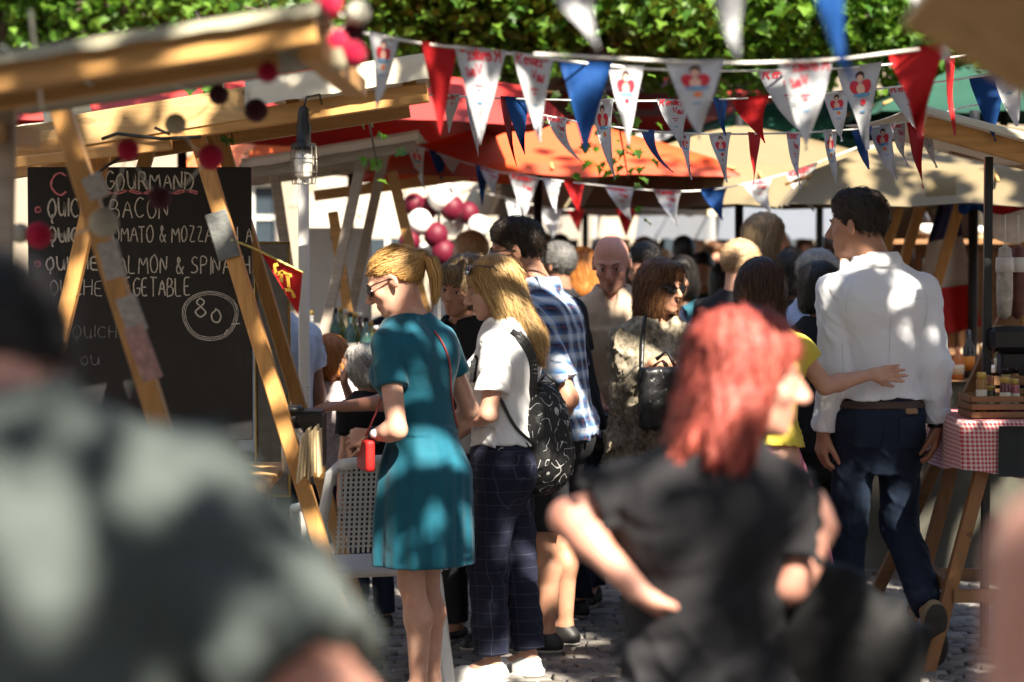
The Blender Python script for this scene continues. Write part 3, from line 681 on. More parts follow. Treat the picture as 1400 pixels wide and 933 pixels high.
def drape(J, pts, off=.006, n=6):
    """a strap path (world points) laid onto the person's clothes; returns world points"""
    pts = np.array(pts, float); k = np.arange(len(pts)); t = np.linspace(0, len(pts) - 1, (len(pts) - 1) * n + 1); Q = np.stack([np.interp(t, k, pts[:, a]) for a in range(3)], 1)
    Q = J['L'](Q).astype(f32); e = .004
    for _ in range(6):
        d = field_eval(J['cloth'], Q); g = np.stack([field_eval(J['cloth'], Q + A(*[e if q == a else 0 for q in range(3)])) - d for a in range(3)], 1); g /= np.linalg.norm(g, axis=1, keepdims=True) + 1e-6
        Q = (Q - g * np.clip(d - off, -.03, .05)[:, None]).astype(f32); Q[1:-1] = Q[1:-1] * .6 + (Q[:-2] + Q[2:]) * .2
    ro = J['root']; Rz = np.array(Matrix.Rotation(ro.rotation_euler.z, 3, 'Z')); return list(Q @ Rz.T + np.array(ro.location))
def band(mb, pts, w, th, J=None):
    """flat strap along pts"""
    for a, b in zip(pts[:-1], pts[1:]):
        v = np.array(b) - np.array(a); v = v * 1.06; mb.bar(np.array(a), np.array(a) + v, w, th, np.cross(np.cross(v, (0, -1, .35)), v) * -1, .001)
def add_glasses(root, hc, M, s, up=False, big=1.0):
    wld = lambda p: hc + M @ (np.array(p) * s); dy, dz, tl = (-.035, .078, .75) if up else (0, -.004, 0)
    def pt(x, y, z):
        if up: y, z, x = y * .93 - z * .5 - .012, z * .8 + .092 - .25 * max(0, .06 - y), x * 1.12
        return wld((x, y, z))
    fr = MB()
    for sx in (1, -1):
        fr.tube([pt(sx * (.033 + .025 * big * math.cos(a)), .100 - .010 * abs(math.cos(a) * .5 + .5), -.004 + .020 * big * math.sin(a)) for a in np.linspace(0, 2 * math.pi, 17)], .0024 * s, 6)
        fr.tube([pt(sx * .058, .094, .006), pt(sx * .079, .06, .008), pt(sx * .083, .0, .004), pt(sx * .080, -.02, -.012)], .0026 * s, 6)
    fr.tube([pt(-.010, .101, .002), pt(0, .105, .004), pt(.010, .101, .002)], .0024 * s, 6)
    fo = fr.build('sunglasses', LENS, root)
    for sx in (1, -1):
        g = MB(); n = 14; c = pt(sx * .033, .103, -.004)
        V = [c] + [pt(sx * (.033 + .025 * big * math.cos(a)), .099 - .010 * abs(math.cos(a) * .5 + .5), -.004 + .020 * big * math.sin(a)) for a in np.linspace(0, 2 * math.pi, n, endpoint=False)]
        V += [v - M @ np.array((0, .002, 0)) * s for v in V]; m = n + 1
        F = [(0, 1 + k, 1 + (k + 1) % n) for k in range(n)] + [(m, m + 1 + (k + 1) % n, m + 1 + k) for k in range(n)]; g.add(V, F, True); g.build('lens', LENS, fo)
# ------------------------------------------------------------------ ground
def cobble_far_mat():
    t = NT('cobbled_ground'); v = t.coord(); vo = t.n('TexVoronoi', {'Vector': v, 'Scale': 9.0, 'Randomness': .55}, feature='DISTANCE_TO_EDGE'); vc = t.n('TexVoronoi', {'Vector': v, 'Scale': 9.0, 'Randomness': .55})
    sp = t.n('SeparateColor', {'Color': vc.outputs['Color']}); st = t.ramp(sp.outputs[0], [(0, (.10, .092, .085)), (1, (.20, .185, .17))])
    j = t.math('SMOOTH_MIN', t.math('MULTIPLY', vo.outputs['Distance'], 14), 1.0, .3); c = t.mix(j, (.07, .06, .05), st); t.bump(j, .6, .02); return t.base(c, .8, .3)
g = MB(); g.box((0, 40, -.045), (300, 320, .04)); ground = tag(g.build('ground', cobble_far_mat()), kind='structure')
STONE = []
for k in range(5):
    t = NT('granite_sett_%d' % k); c0 = np.array(((.135, .122, .11), (.17, .155, .14), (.11, .104, .10), (.15, .13, .11), (.195, .18, .165))[k])
    c = t.ramp(t.noise(70, None, 4, .7), [(.3, tuple(c0 * .75)), (.7, tuple(c0 * 1.2))]); t.bump(t.noise(90, None, 3), .4, .006); STONE.append(t.base(c, .62, .4))
def stone_mesh(k):
    r = np.random.default_rng(k); o = bmesh.new(); w, d = .0485, .0485
    lo = [(x * w * r.uniform(.9, 1.06), y * d * r.uniform(.9, 1.06), -.06) for x, y in ((-1, -1), (1, -1), (1, 1), (-1, 1))]; V = []
    V += lo; V += [(x, y, .004 + r.uniform(-.003, .003)) for x, y, z in lo]; V += [(x * .86, y * .86, .010 + r.uniform(-.002, .002)) for x, y, z in lo]; V.append((0, 0, .0115))
    F = [(i, (i + 1) % 4, 4 + (i + 1) % 4, 4 + i) for i in range(4)] + [(4 + i, 4 + (i + 1) % 4, 8 + (i + 1) % 4, 8 + i) for i in range(4)] + [(8 + i, 8 + (i + 1) % 4, 12) for i in range(4)]
    return V, F
SM = [stone_mesh(k) for k in range(8)]; SME = []
for k in range(8):
    me = bpy.data.meshes.new('cobblestone'); me.from_pydata(SM[k][0], [], SM[k][1]); me.polygons.foreach_set('use_smooth', [True] * len(SM[k][1])); me.materials.append(STONE[k % 5]); me.update(); SME.append(me)
cells = []
for j in range(118):
    y = 5.6 + j * .099
    for i in range(62):
        x = -3.0 + i * .100 + (.05 if j % 2 else 0); yy = y + .07 * math.sin(x * 2.6) + random.uniform(-.008, .008); xx = x + random.uniform(-.008, .008)
        cells.append((xx, yy, random.uniform(-.006, .006), random.uniform(-.12, .12) + .18 * math.cos(x * 2.6), random.randrange(8)))
def seen(c):
    px, py, d = PX((c[0], c[1], .01)); ok = py < 960 and ((785 < px < 885 and py > 800) or (1195 < px < 1345 and py > 770) or (505 < px < 560 and py > 850) or (636 < px < 660 and py > 880)); return ok, d
near = sorted([c for c in cells if seen(c)[0]], key=lambda c: seen(c)[1])[:300]; ns = set(id(c) for c in near)
for c in near:
    o = bpy.data.objects.new('cobblestone', SME[c[4]]); COL.objects.link(o); o.parent = ground; o.location = (c[0], c[1], c[2]); o.rotation_euler = (0, 0, c[3])
Vs = []; Fs = []; mi = []
for c in cells:
    if id(c) in ns: continue
    V = np.array(SM[c[4]][0]); ca, sa = math.cos(c[3]), math.sin(c[3]); V = np.stack([V[:, 0] * ca - V[:, 1] * sa + c[0], V[:, 0] * sa + V[:, 1] * ca + c[1], V[:, 2] + c[2]], 1); b = len(Vs) * 13
    Vs.append(V); Fs += [tuple(i + b for i in f) for f in SM[c[4]][1]]; mi += [c[4] % 5] * 12
me = bpy.data.meshes.new('cobblestones'); me.from_pydata(np.concatenate(Vs).tolist(), [], Fs); me.polygons.foreach_set('material_index', mi); me.polygons.foreach_set('use_smooth', [True] * len(Fs)); me.update()
tag(new_obj('cobblestones', me, STONE, ground), kind='stuff')

# ------------------------------------------------------------------ trees
def leaf_mat(name, c1, c2, trans=.45):
    t = NT(name); at = t.n('Attribute', attribute_name='tone'); c = t.ramp(at.outputs['Fac'], [(0, c1), (1, c2)])
    t.base(c, .42, .45); tr = t.n('BsdfTranslucent', {'Color': t.mix(.35, c, (.20, .42, .03))}); mx = t.n('MixShader', {0: trans}); t.t.links.new(t.b.outputs[0], mx.inputs[1]); t.t.links.new(tr.outputs[0], mx.inputs[2])
    t.t.links.new(mx.outputs[0], t.out.inputs[0]); return t.m
LEAF = leaf_mat('maple_leaf', (.035, .11, .012), (.15, .28, .035), .5); LEAF_D = leaf_mat('canopy_leaf', (.04, .06, .02), (.08, .10, .03), .10)
BARK = mat('bark', (.09, .07, .055), .9, .4, 18, .6, stretch=(1, 1, .2))
LOB = np.array([(0, -.5), (.12, -.28), (.42, -.30), (.35, -.06), (.52, .12), (.29, .20), (0, .56), (-.29, .20), (-.52, .12), (-.35, -.06), (-.42, -.30), (-.12, -.28)])
DIA = np.array([(0, -.5), (.30, -.12), (.26, .2), (0, .55), (-.26, .2), (-.30, -.12)])
def leaves(name, cen, size, rng, m, parent, shape=LOB, droop=.5):
    n = len(cen); k = len(shape); a = rng.uniform(0, 6.28, n); tilt = rng.normal(.75, .5, n); 
    u = np.stack([np.cos(a), np.sin(a), np.zeros(n)], 1); f = np.stack([-np.sin(a) * np.cos(tilt), np.cos(a) * np.cos(tilt), -np.sin(tilt) * droop - .1], 1); f /= np.linalg.norm(f, axis=1, keepdims=True)
    roll = rng.normal(0, .45, n); w = np.cross(u, f); u2 = u * np.cos(roll)[:, None] + w * np.sin(roll)[:, None]; nn = np.cross(u2, f)
    s = (size * rng.uniform(.6, 1.25, n))[:, None, None]
    P = cen[:, None] + s * (u2[:, None] * shape[None, :, :1] + f[:, None] * shape[None, :, 1:] + nn[:, None] * (.35 * np.abs(shape[None, :, :1]) - .25 * shape[None, :, 1:] ** 2))
    mid = (cen + f * (.05 * s[:, 0]))[:, None]; P = np.concatenate([mid, P], 1); b = np.arange(n)[:, None] * (k + 1)
    F = np.concatenate([np.stack([b[:, 0], b[:, 0] + 1 + i, b[:, 0] + 1 + (i + 1) % k], 1) for i in range(k)])
    tone = np.repeat(rng.uniform(0, 1, n) ** 1.4, k + 1)
    return new_obj(name, mesh_np(name, P.reshape(-1, 3), F, False, {'tone': tone}), m, parent)
def grow(base, trunk_h, crown_c, crown_r, n_lim, n_tw, rng, rb=.2):
    """limb skeleton -> tubes and twig ends; branches reach through an ellipsoid crown"""
    tb = MB(); ends = []; base = np.array(base, float); top = np.array((base[0] * .6 + crown_c[0] * .4, base[1] * .6 + crown_c[1] * .4, trunk_h))
    tb.tube([base, base * .5 + top * .5 + np.array((.08, .05, 0)), top], [rb, rb * .82, rb * .7], 12)
    lm = MB()
    for i in range(n_lim):
        v = rng.normal(size=3); v /= np.linalg.norm(v); v[2] = v[2] * .8 + .1; e = np.array(crown_c) + v * np.array(crown_r) * rng.uniform(.55, .95)
        md = top * .45 + e * .55 + np.array((0, 0, .35)) + rng.normal(0, .2, 3); pts = []
        for t in np.linspace(0, 1, 7): pts.append((1 - t) ** 2 * top + 2 * t * (1 - t) * md + t * t * e)
        lm.tube(pts, list(np.linspace(rb * .42, rb * .07, 7)), 6)
        for k in range(n_tw):
            t = rng.uniform(.3, 1); b0 = (1 - t) ** 2 * top + 2 * t * (1 - t) * md + t * t * e; v2 = rng.normal(size=3); v2 /= np.linalg.norm(v2); v2[2] *= .5; e2 = b0 + v2 * rng.uniform(.3, 1.0) * np.mean(crown_r) * .35
            lm.tube([b0, (b0 + e2) / 2 + (0, 0, .06), e2], [rb * .10, rb * .06, rb * .025], 4, cap=False); ends.append((b0, e2))
    return tb, lm, ends
def sun_gaps(seed, thr, zref=1.2, wl=.42):
    """keeps leaves except in openings through the crown along the light"""
    r = np.random.default_rng(seed); n = 7; K = r.normal(size=(n, 2)); K /= np.linalg.norm(K, axis=1, keepdims=True); K *= (2 * math.pi / wl) * r.uniform(.55, 1.8, (n, 1)); ph = r.uniform(0, 6.28, n)
    def f(P):
        t = (P[:, 2] - zref) / SUN[2]; q = np.stack([P[:, 0] - SUN[0] * t, (P[:, 1] - SUN[1] * t) * .55], 1); q = q + .05 * np.sin(q[:, ::-1] * 9)
        v = np.sin(q @ K.T + ph).sum(1) / math.sqrt(n / 2); return (P[:, 2] > 3.9) & (v < thr)
    return f
def tree(label, base, trunk_h, cc, cr, n_lim, n_tw, per, size, seed, m, shape, rb=.2, spread=.32, group=None, limit=None, fill=0):
    rng = np.random.default_rng(seed); root = empty('tree', base, 0, label, 'tree', group); tb, lm, ends = grow((0, 0, 0), trunk_h, np.array(cc) - base, cr, n_lim, n_tw, rng, rb)
    tr = tb.build('trunk', BARK, root); lm.build('limbs', BARK, tr); C = []
    for b0, e2 in ends:
        t = rng.uniform(.15, 1.15, per)[:, None]; C.append(b0 + (e2 - b0) * t + rng.normal(0, spread, (per, 3)) * np.array((1, 1, .6)))
    C = np.concatenate(C)
    if fill:
        U_ = rng.uniform(-1, 1, (fill, 3)); U_[:, 2] += .25 * np.sin(U_[:, 0] * 4 + 2 * U_[:, 1]); C = np.concatenate([C, np.array(cc) - base + U_ * np.array(cr) * (.97, .97, .62)])
    if limit is not None: C = C[limit(C + np.array(base))]
    leaves('crown', C, size, rng, m, root, shape); return root
# the two that shade the lane (crowns above and behind the camera, trunks beside the lane)
tree('tall shade tree beside the lane, its crown over the nearest visitors', (4.9, -1.0, 0), 3.4, (2.1, -1.9, 5.6), (4.4, 4.3, 1.5), 22, 10, 20, .11, 3, LEAF_D, DIA, .26, .45, limit=sun_gaps(769, .08, wl=.27), fill=52000)
tree('tall shade tree on the right whose crown spreads over the stalls', (5.6, 7.4, 0), 3.4, (2.1, 5.9, 5.6), (4.4, 3.7, 1.5), 22, 10, 20, .14, 5, LEAF_D, DIA, .26, .45, limit=sun_gaps(590, .15, wl=.46), fill=30000)
# the ones behind the bunting
lim = lambda z: (lambda P: P[:, 2] > z + .10 + .28 * np.sin(P[:, 0] * 2.3) + .16 * np.sin(P[:, 0] * 6.1 + P[:, 1] * 3))
tree('leafy maple behind the bunting in the middle of the picture', (-.3, 17.8, 0), 2.6, (.6, 15.7, 3.08), (3.1, 1.3, .85), 30, 14, 62, .085, 21, LEAF, LOB, .12, .22, limit=lim(2.42))
tree('leafy maple above the beige parasol on the right', (4.9, 16.9, 0), 2.6, (3.4, 15.7, 3.08), (2.2, 1.3, .85), 28, 14, 58, .085, 22, LEAF, LOB, .12, .22, limit=lim(2.42))
tree('leafy maple over the red parasol on the left', (-5.2, 19.5, 0), 2.6, (-3.0, 18.5, 4.2), (2.7, 1.8, 1.5), 20, 12, 50, .095, 23, LEAF, LOB, .17, .26, limit=lim(2.75))
tree('far tree closing the view beyond the market', (3.5, 33, 0), 3.2, (3.0, 31.5, 6.4), (7.5, 3, 3.2), 26, 11, 34, .30, 24, LEAF, DIA, .25, .5)
tree('far tree beyond the stalls on the left', (-7.5, 33, 0), 3.2, (-7.0, 32, 6.4), (6.0, 3, 3.2), 22, 11, 32, .30, 25, LEAF, DIA, .25, .5)
# a sprig hanging beside the fluted roof edge and one among the flags
def sprig(label, p, n, seed, spread=.12):
    rng = np.random.default_rng(seed); root = empty('hanging_sprig', p, 0, label, 'branch'); m = MB(); tip = np.array((.05, 0, -.28)); m.tube([(-.10, .08, .22), (-.06, .05, .12), (0, 0, 0), tip], [.012, .009, .006, .003], 5); m.build('twig', BARK, root)
    t = rng.uniform(0, 1, n)[:, None]; C = np.array((-.12, .08, .2)) * (1 - t) + tip * t + rng.normal(0, spread, (n, 3)); leaves('foliage', C, .062, rng, LEAF, root)
sprig('small leafy sprig poking out above the wooden roof board', W(300, 92, 9.4), 26, 31, .05)
sprig('leafy sprig hanging under the pale roof edge left of the bunting', W(500, 140, 10.6), 22, 32, .07)
sprig('leafy branch tip hanging between the white flags', W(845, 165, 11.6), 70, 33, .11)

# ------------------------------------------------------------------ far buildings
def facade(label, x0, x1, y, h, col, seed, storeys=3, at_=None, rz=0):
    root = empty('house', at_ or ((x0 + x1) / 2, y, 0), R(rz), label, 'house'); w = x1 - x0; m = MB(); pl = mat('plaster_%d' % seed, col, .9, .08, 2, .3); gl = mat('window_glass', (.03, .04, .05), .05, .2, spec=.8); fr = mat('window_frame', (.7, .68, .62), .6)
    n = max(2, int(w / 2.4)); step = w / n; sh = h / storeys; cols = [(-w / 2 + (i + .5) * step) for i in range(n)]
    for s_ in range(storeys):                                             # wall pieces round real openings
        z0 = s_ * sh; zb, zt = z0 + .9, z0 + 2.5
        m.box((0, .2, (z0 + zb) / 2), (w, .4, zb - z0)); m.box((0, .2, (zt + z0 + sh) / 2), (w, .4, z0 + sh - zt)); xs = [-w / 2] + [v for c in cols for v in (c - .5, c + .5)] + [w / 2]
        for a, b in zip(xs[::2], xs[1::2]): m.box(((a + b) / 2, .2, (zb + zt) / 2), (b - a, .4, zt - zb))
        for c in cols:
            wm = MB()
            for dx in (-.47, 0, .47): wm.box((c + dx, .22, (zb + zt) / 2), (.06, .06, zt - zb))
            for dz in (zb + .03, zb + .95, zt - .03): wm.box((c, .22, dz), (1, .058, .06))
            wo = wm.build('window', fr, root); g = MB(); g.box((c, .25, (zb + zt) / 2), (.98, .01, zt - zb - .02)); g.build('pane', gl, wo); g = MB(); g.box((c, -.05, zb - .05), (1.2, .16, .07), None, .01); g.build('sill', fr, wo)
    m.build('wall', pl, root); c = MB(); c.box((0, -.1, h + .15), (w + .5, .7, .3), None, .04); c.build('cornice', fr, root)
    r = MB(); r.add([(-w / 2 - .3, -.5, h + .31), (w / 2 + .3, -.5, h + .31), (w / 2 + .3, 4, h + 2.8), (-w / 2 - .3, 4, h + 2.8), (-w / 2 - .3, 8, h + .31), (w / 2 + .3, 8, h + .31)], [(0, 1, 2, 3), (3, 2, 5, 4), (0, 3, 4), (1, 5, 2)]); r.build('roof', mat('clay_tiles', (.36, .12, .06), .8, .3, 12, .5), root)
    b = MB(); b.box((0, 4.2, h / 2), (w - .02, 7.4, h - .02)); b.build('rear_wall', pl, root)
facade('cream plastered house closing the lane far behind the crowd', -14, 1.5, 46, 10.5, (.24, .20, .15), 1)
facade('pale sandstone house far behind the right hand parasols', 1.6, 17, 47.5, 9.6, (.22, .18, .13), 2)
facade('unseen ochre house added behind the photographer, across the square', -12, 12, 0, 11, (.40, .30, .18), 3, at_=(0, -15, 0), rz=180)  # this and the two side houses: unseen, added to block low sky light
facade('unseen grey plastered house added along the left side of the lane', -14, 14, 0, 11, (.34, .32, .29), 4, at_=(-11.5, 2, 0), rz=90)
facade('unseen brown brick house added along the right side of the lane', -14, 14, 0, 9, (.32, .22, .15), 5, at_=(14.5, 4, 0), rz=-90)
# ------------------------------------------------------------------ lettering: one-line strokes laid as ribbons on a surface
G = {'A': [[(0, 0), (.3, 1), (.6, 0)], [(.12, .38), (.5, .38)]], 'B': [[(0, 0), (0, 1), (.35, .95), (.42, .75), (.3, .55), (0, .52)], [(.3, .54), (.52, .4), (.5, .12), (.3, 0), (0, 0)]], 'C': [[(.5, .85), (.3, 1), (.08, .8), (0, .45), (.12, .1), (.32, 0), (.52, .14)]],
 'D': [[(0, 0), (0, 1)], [(-.05, 1), (.3, .95), (.52, .65), (.5, .3), (.3, .04), (-.04, 0)]], 'E': [[(.45, 1), (0, .97), (0, 0), (.48, .02)], [(0, .5), (.38, .52)]], 'G': [[(.52, .85), (.3, 1), (.06, .75), (0, .4), (.14, .06), (.36, 0), (.54, .2), (.54, .42), (.3, .42)]], 'H': [[(0, 0), (0, 1)], [(.5, 0), (.5, 1)], [(0, .5), (.5, .54)]],
 'I': [[(0, 0), (.02, 1)]], 'L': [[(0, 1), (0, 0), (.42, .02)]], 'M': [[(0, 0), (.06, 1), (.33, .35), (.6, 1), (.68, 0)]], 'N': [[(0, 0), (.02, 1), (.48, 0), (.52, 1)]], 'O': [[(.28, 1), (.05, .8), (0, .4), (.14, .04), (.34, 0), (.52, .3), (.52, .7), (.36, .98), (.24, .98)]], 'P': [[(0, 0), (0, 1), (.35, .96), (.46, .74), (.34, .5), (0, .46)]],
 'Q': [[(.28, 1), (.05, .8), (0, .4), (.14, .04), (.34, 0), (.52, .3), (.52, .7), (.36, .98), (.24, .98)], [(.3, .2), (.22, -.22), (.34, -.3)]], 'R': [[(0, 0), (0, 1), (.35, .96), (.44, .74), (.32, .52), (0, .48)], [(.2, .5), (.52, 0)]], 'S': [[(.46, .86), (.26, 1), (.05, .82), (.12, .58), (.4, .42), (.46, .18), (.26, 0), (0, .12)]], 'T': [[(-.02, 1), (.56, .98)], [(.27, 1), (.27, 0)]],
 'U': [[(0, 1), (.02, .25), (.2, 0), (.42, .12), (.48, 1), (.5, 0)]], 'V': [[(0, 1), (.26, 0), (.55, 1)]], 'Z': [[(0, .98), (.48, 1), (0, 0), (.52, .02)]], '&': [[(.55, 0), (.12, .72), (.22, 1), (.38, .86), (.06, .3), (.16, 0), (.36, .06), (.56, .45)]], '8': [[(.26, .52), (.04, .75), (.24, 1), (.44, .76), (.24, .52), (0, .26), (.22, 0), (.48, .22), (.26, .52)]], '0': [[(.26, .95), (.02, .6), (.1, .1), (.34, .02), (.5, .4), (.4, .85), (.22, .96)]],
 ',': [[(.1, .08), (0, -.25)]], '-': [[(0, .5), (.4, .55)]], 'e': [[(.02, .3), (.3, .38), (.24, .56), (.08, .5), (.02, .2), (.16, 0), (.36, .12)]], 'n': [[(0, .55), (.04, 0)], [(.04, .35), (.2, .56), (.3, .4), (.3, .05), (.38, 0)]], 'd': [[(.32, .45), (.14, .54), (0, .25), (.12, 0), (.3, .15), (.4, 1.05), (.34, .1), (.42, 0)]], 'z': [[(0, .52), (.3, .54), (.02, .02), (.36, 0)]], 'o': [[(.2, .56), (.02, .32), (.1, .02), (.28, .1), (.3, .42), (.18, .56)]], 'u': [[(0, .54), (.04, .08), (.2, .02), (.3, .54), (.32, .06), (.4, 0)]], 's': [[(.28, .5), (.1, .54), (.06, .36), (.26, .22), (.2, .02), (0, .06)]], ' ': []}
GW = {' ': .4, 'I': .16, ',': .25, '-': .55, 'M': .86, 'e': .4, 'n': .44, 'd': .46, 'z': .42, 'o': .38, 'u': .46, 's': .36}
def text_strokes(txt, h, width=None, jit=.02, seed=1, slant=0.0):
    r = random.Random(seed); x = 0; S = []
    for c in txt:
        dy = r.uniform(-.05, .05); sc = r.uniform(.94, 1.06)
        for l in G[c]: S.append([(x + (px + slant * py) * sc + r.uniform(-jit, jit), py * sc + dy + r.uniform(-jit, jit)) for px, py in l])
        x += GW.get(c, .72)
    k = (width / (x * h)) if width else 1
    return [[(px * h * k, py * h) for px, py in l] for l in S]
def ribbons(mb, S, w, place, mi=0, sub=3):
    """S: strokes in (s,t); place(s,t)-> 3D point lying just proud of the surface"""
    for l in S:
        l = np.array(l, float); m = (len(l) - 1) * sub + 1; t = np.linspace(0, len(l) - 1, m); k = np.arange(len(l)); q = np.stack([np.interp(t, k, l[:, a]) for a in (0, 1)], 1)
        if len(l) > 2: q2 = q.copy(); q2[1:-1] = q[:-2] * .25 + q[1:-1] * .5 + q[2:] * .25; q = q2
        d = np.gradient(q, axis=0); d /= np.linalg.norm(d, axis=1, keepdims=True) + 1e-9; n = np.stack([-d[:, 1], d[:, 0]], 1) * w * .5; ww = RNG.uniform(.75, 1.2, (m, 1)); V = []
        for a, b in zip(q + n * ww, q - n * ww): V += [place(*a), place(*b)]
        mb.add(V, [(2 * i, 2 * i + 1, 2 * i + 3, 2 * i + 2) for i in range(m - 1)], False, mi)
# ------------------------------------------------------------------ timber stalls
PINE = wood_mat('honey_pine', (.52, .27, .085)); PINE_V = wood_mat('honey_pine_upright', (.50, .25, .075), (14, 14, 1)); PINE_L = wood_mat('pale_pine', (.55, .34, .14)); GREYW = wood_mat('weathered_wood', (.40, .33, .26)); DARKW = wood_mat('dark_wood', (.24, .12, .05))
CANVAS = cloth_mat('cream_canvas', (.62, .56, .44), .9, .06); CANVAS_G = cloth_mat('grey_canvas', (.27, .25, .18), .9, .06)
def post(mb, p0, p1, d, w, t=.05): mb.bar(W(*p0, d), W(*p1, d), t, w, (0, 1, 0)) ; return mb
def beam(root, name, p0, p1, d, h, depth, m):
    a, b = W(*p0, d), W(*p1, d); o = MB(); o.bar(a, b, depth, h); return o.build(name, m, root)
def gpx(p0, p1, d):
    """extend the line p0->p1 down to the ground at depth d"""
    gy = PX(np.array((0, d, 0)))[1]; t = (gy - p0[1]) / (p1[1] - p0[1]); return (p0[0] + (p1[0] - p0[0]) * t, gy)
# middle stall on the left, holding the menu board
st = empty('market_stall', (-1.5, 8.6, 0), 0, 'honey coloured timber stall with A-frame legs behind the chalk menu', 'stall'); st.location = (0, 0, 0)
for nm, p0, p1, d, w in (('leg', (152, 160), (90, 430), 8.05, .058), ('leg', (262, 160), (395, 600), 8.0, .066), ('leg', (214, 170), (190, 250), 9.5, .058), ('leg', (296, 170), (420, 590), 9.45, .066)):
    g_ = gpx(p0, p1, d); m = MB(); post(m, p0, g_, d, w); m.build(nm, PINE_V, st)
beam(st, 'beam', (-60, 224), (585, 127), 7.93, .062, .07, PINE); beam(st, 'beam', (-60, 246), (560, 150), 9.6, .062, .07, PINE)
fb = beam(st, 'roof_board', (95, 181), (345, 140), 7.90, .105, .028, PINE_L)
beam(st, 'roof_board', (-60, 205), (92, 186), 7.915, .05, .028, PINE_L)
beam(st, 'lower_rail', (-60, 232), (235, 198), 7.86, .035, .03, PINE)
for k, x in enumerate((-20, 120, 260, 400, 560)):
    a, b = W(x, 196 - (x - 60) * .151 - 2, 7.97), W(x, 196 - (x - 60) * .151 + 12, 9.6); m = MB(); m.bar(a, b, .045, .05); m.build('rafter', PINE, st)
def roof_sheet(root, name, xa, xb, yf, d0, d1, lift, m, sag=.02, n=18, drop=.10):
    g_ = np.zeros((n, 9, 3))
    for i in range(n):
        x = xa + (xb - xa) * i / (n - 1)
        for j in range(9):
            t = max(0, (j - 2) / 6); d = d0 + (d1 - d0) * t; p = W(x, yf(x), d0); u = (x - 700) / FPX
            p[0] = u * d0 + 0.0; p[1] += (d1 - d0) * t; p[2] += lift - sag * math.sin(math.pi * t) * (1 + .15 * math.sin(i * 1.3)) 
            if j < 2: p = p + np.array((0, -.012, -drop * (2 - j) / 2 + .002 * math.sin(i * 2.1)))
            g_[i, j] = p
    return sheet(name, g_, .004, m, root)
roof_sheet(st, 'canvas_roof', 335, 592, lambda x: 131 - (x - 345) * .155, 7.86, 9.65, .052, CANVAS, drop=.085)
roof_sheet(st, 'canvas_roof', -60, 338, lambda x: 190 - (x - 60) * .151, 8.0, 9.65, .055, CANVAS, drop=0.0)
m = MB(); r0 = [W(62, 163, 8.25), W(90, 158, 8.25), W(122, 150, 8.25)]; m.tube(r0, [.035, .05, .045], 12); m.tube([W(80, 152, 8.2), W(122, 146, 8.2)], .03, 10); m.build('rolled_canvas', CANVAS, st)
m = MB(); m.add([W(20, 205, 7.84), W(60, 150, 8.0), W(75, 200, 7.84)], [(0, 1, 2)]); 
m = MB(); m.tube([W(140, 190, 7.86), W(160, 183, 7.83), (W(220, 190, 7.83)), W(275, 187, 7.83)], .006, 6); m.tube([W(212, 175, 7.84), W(232, 184, 7.82)], .005, 6); m.tube([W(128, 242, 7.95), W(145, 228, 7.9), W(172, 212, 7.9)], .005, 6); m.build('power_cable', mat('black_rubber', (.012, .012, .012), .5), st)
# counter of that stall
ct = empty('stall_counter', (0, 0, 0), 0, 'wooden counter under the chalk menu board, half hidden', 'counter')
for k in range(5): m = MB(); m.box((-1.28, 7.75 + k * .15, .86), (1.0, .145, .028), None, .004); m.build('plank', PINE_L, ct)
for x in (-1.7, -.86):
    for y in (7.76, 8.32): m = MB(); m.box((x, y, .42), (.05, .05, .84), None, .004); m.build('leg', PINE, ct)
# chalkboard
bd = 8.9; cb = empty('chalkboard', (0, 0, 0), 0, 'large black chalkboard menu listing quiches with a circled price', 'chalkboard')
BLK = NT('slate_black'); n_ = BLK.noise(2.4, BLK.coord((1, 1, .5)), 5, .7); BLK.base(BLK.ramp(n_, [(.3, (.005, .005, .006)), (.55, (.009, .009, .010)), (.78, (.04, .04, .043))]), .5, .4); BLK = BLK.m
a, b = W(40, 232, bd), W(345, 226, bd); c_, e_ = W(346, 600, bd), W(38, 604, bd); mid = (a + b + c_ + e_) / 4
m = MB(); ux = (b - a) / np.linalg.norm(b - a); m.box(mid, (np.linalg.norm(b - a), .02, (a[2] + b[2] - c_[2] - e_[2]) / 2), None, .003); m.build('board', BLK, cb)
yb = mid[1] - .0125
CH = mat('white_chalk', (.50, .50, .48), .95, .75, 300); CHP = mat('pink_chalk', (.55, .20, .24), .95, .4, 120); CHG = mat('faint_chalk', (.16, .16, .16), .95, .5, 90)
def onboard(px0, py0):
    o = W(px0, py0, bd); k = .000
    return lambda s, t: (o[0] + s, yb, o[2] + t)
pxm = bd / FPX
def chalk(txt, x0, x1, y0, y1, m, seed, w=2.1, name='lettering'):
    mb = MB(); ribbons(mb, text_strokes(txt, (y1 - y0) * pxm, (x1 - x0) * pxm, .03, seed), w * pxm, onboard(x0, y1)); return mb.build(name, m, cb)
chalk('C', 72, 100, 236, 266, CHP, 1, 3); chalk('GOURMAND', 146, 270, 236, 260, CH, 2, 2.4)
chalk('QUICHE', 68, 140, 272, 297, CH, 3, 2.6); chalk('BACON', 153, 236, 271, 299, CH, 4, 1.9)
chalk('QUICHE', 68, 140, 311, 331, CH, 5, 2.6); chalk('TOMATO & MOZZARELLA', 145, 348, 309, 331, CH, 6, 1.7)
chalk('QUICHE', 65, 140, 351, 369, CH, 7, 2.4); chalk('SALMON & SPINACH', 150, 346, 350, 374, CH, 8, 1.9)
chalk('QUICHE', 70, 145, 383, 404, CH, 9, 1.5); chalk('VEGETABLE', 160, 264, 379, 404, CH, 10, 2)
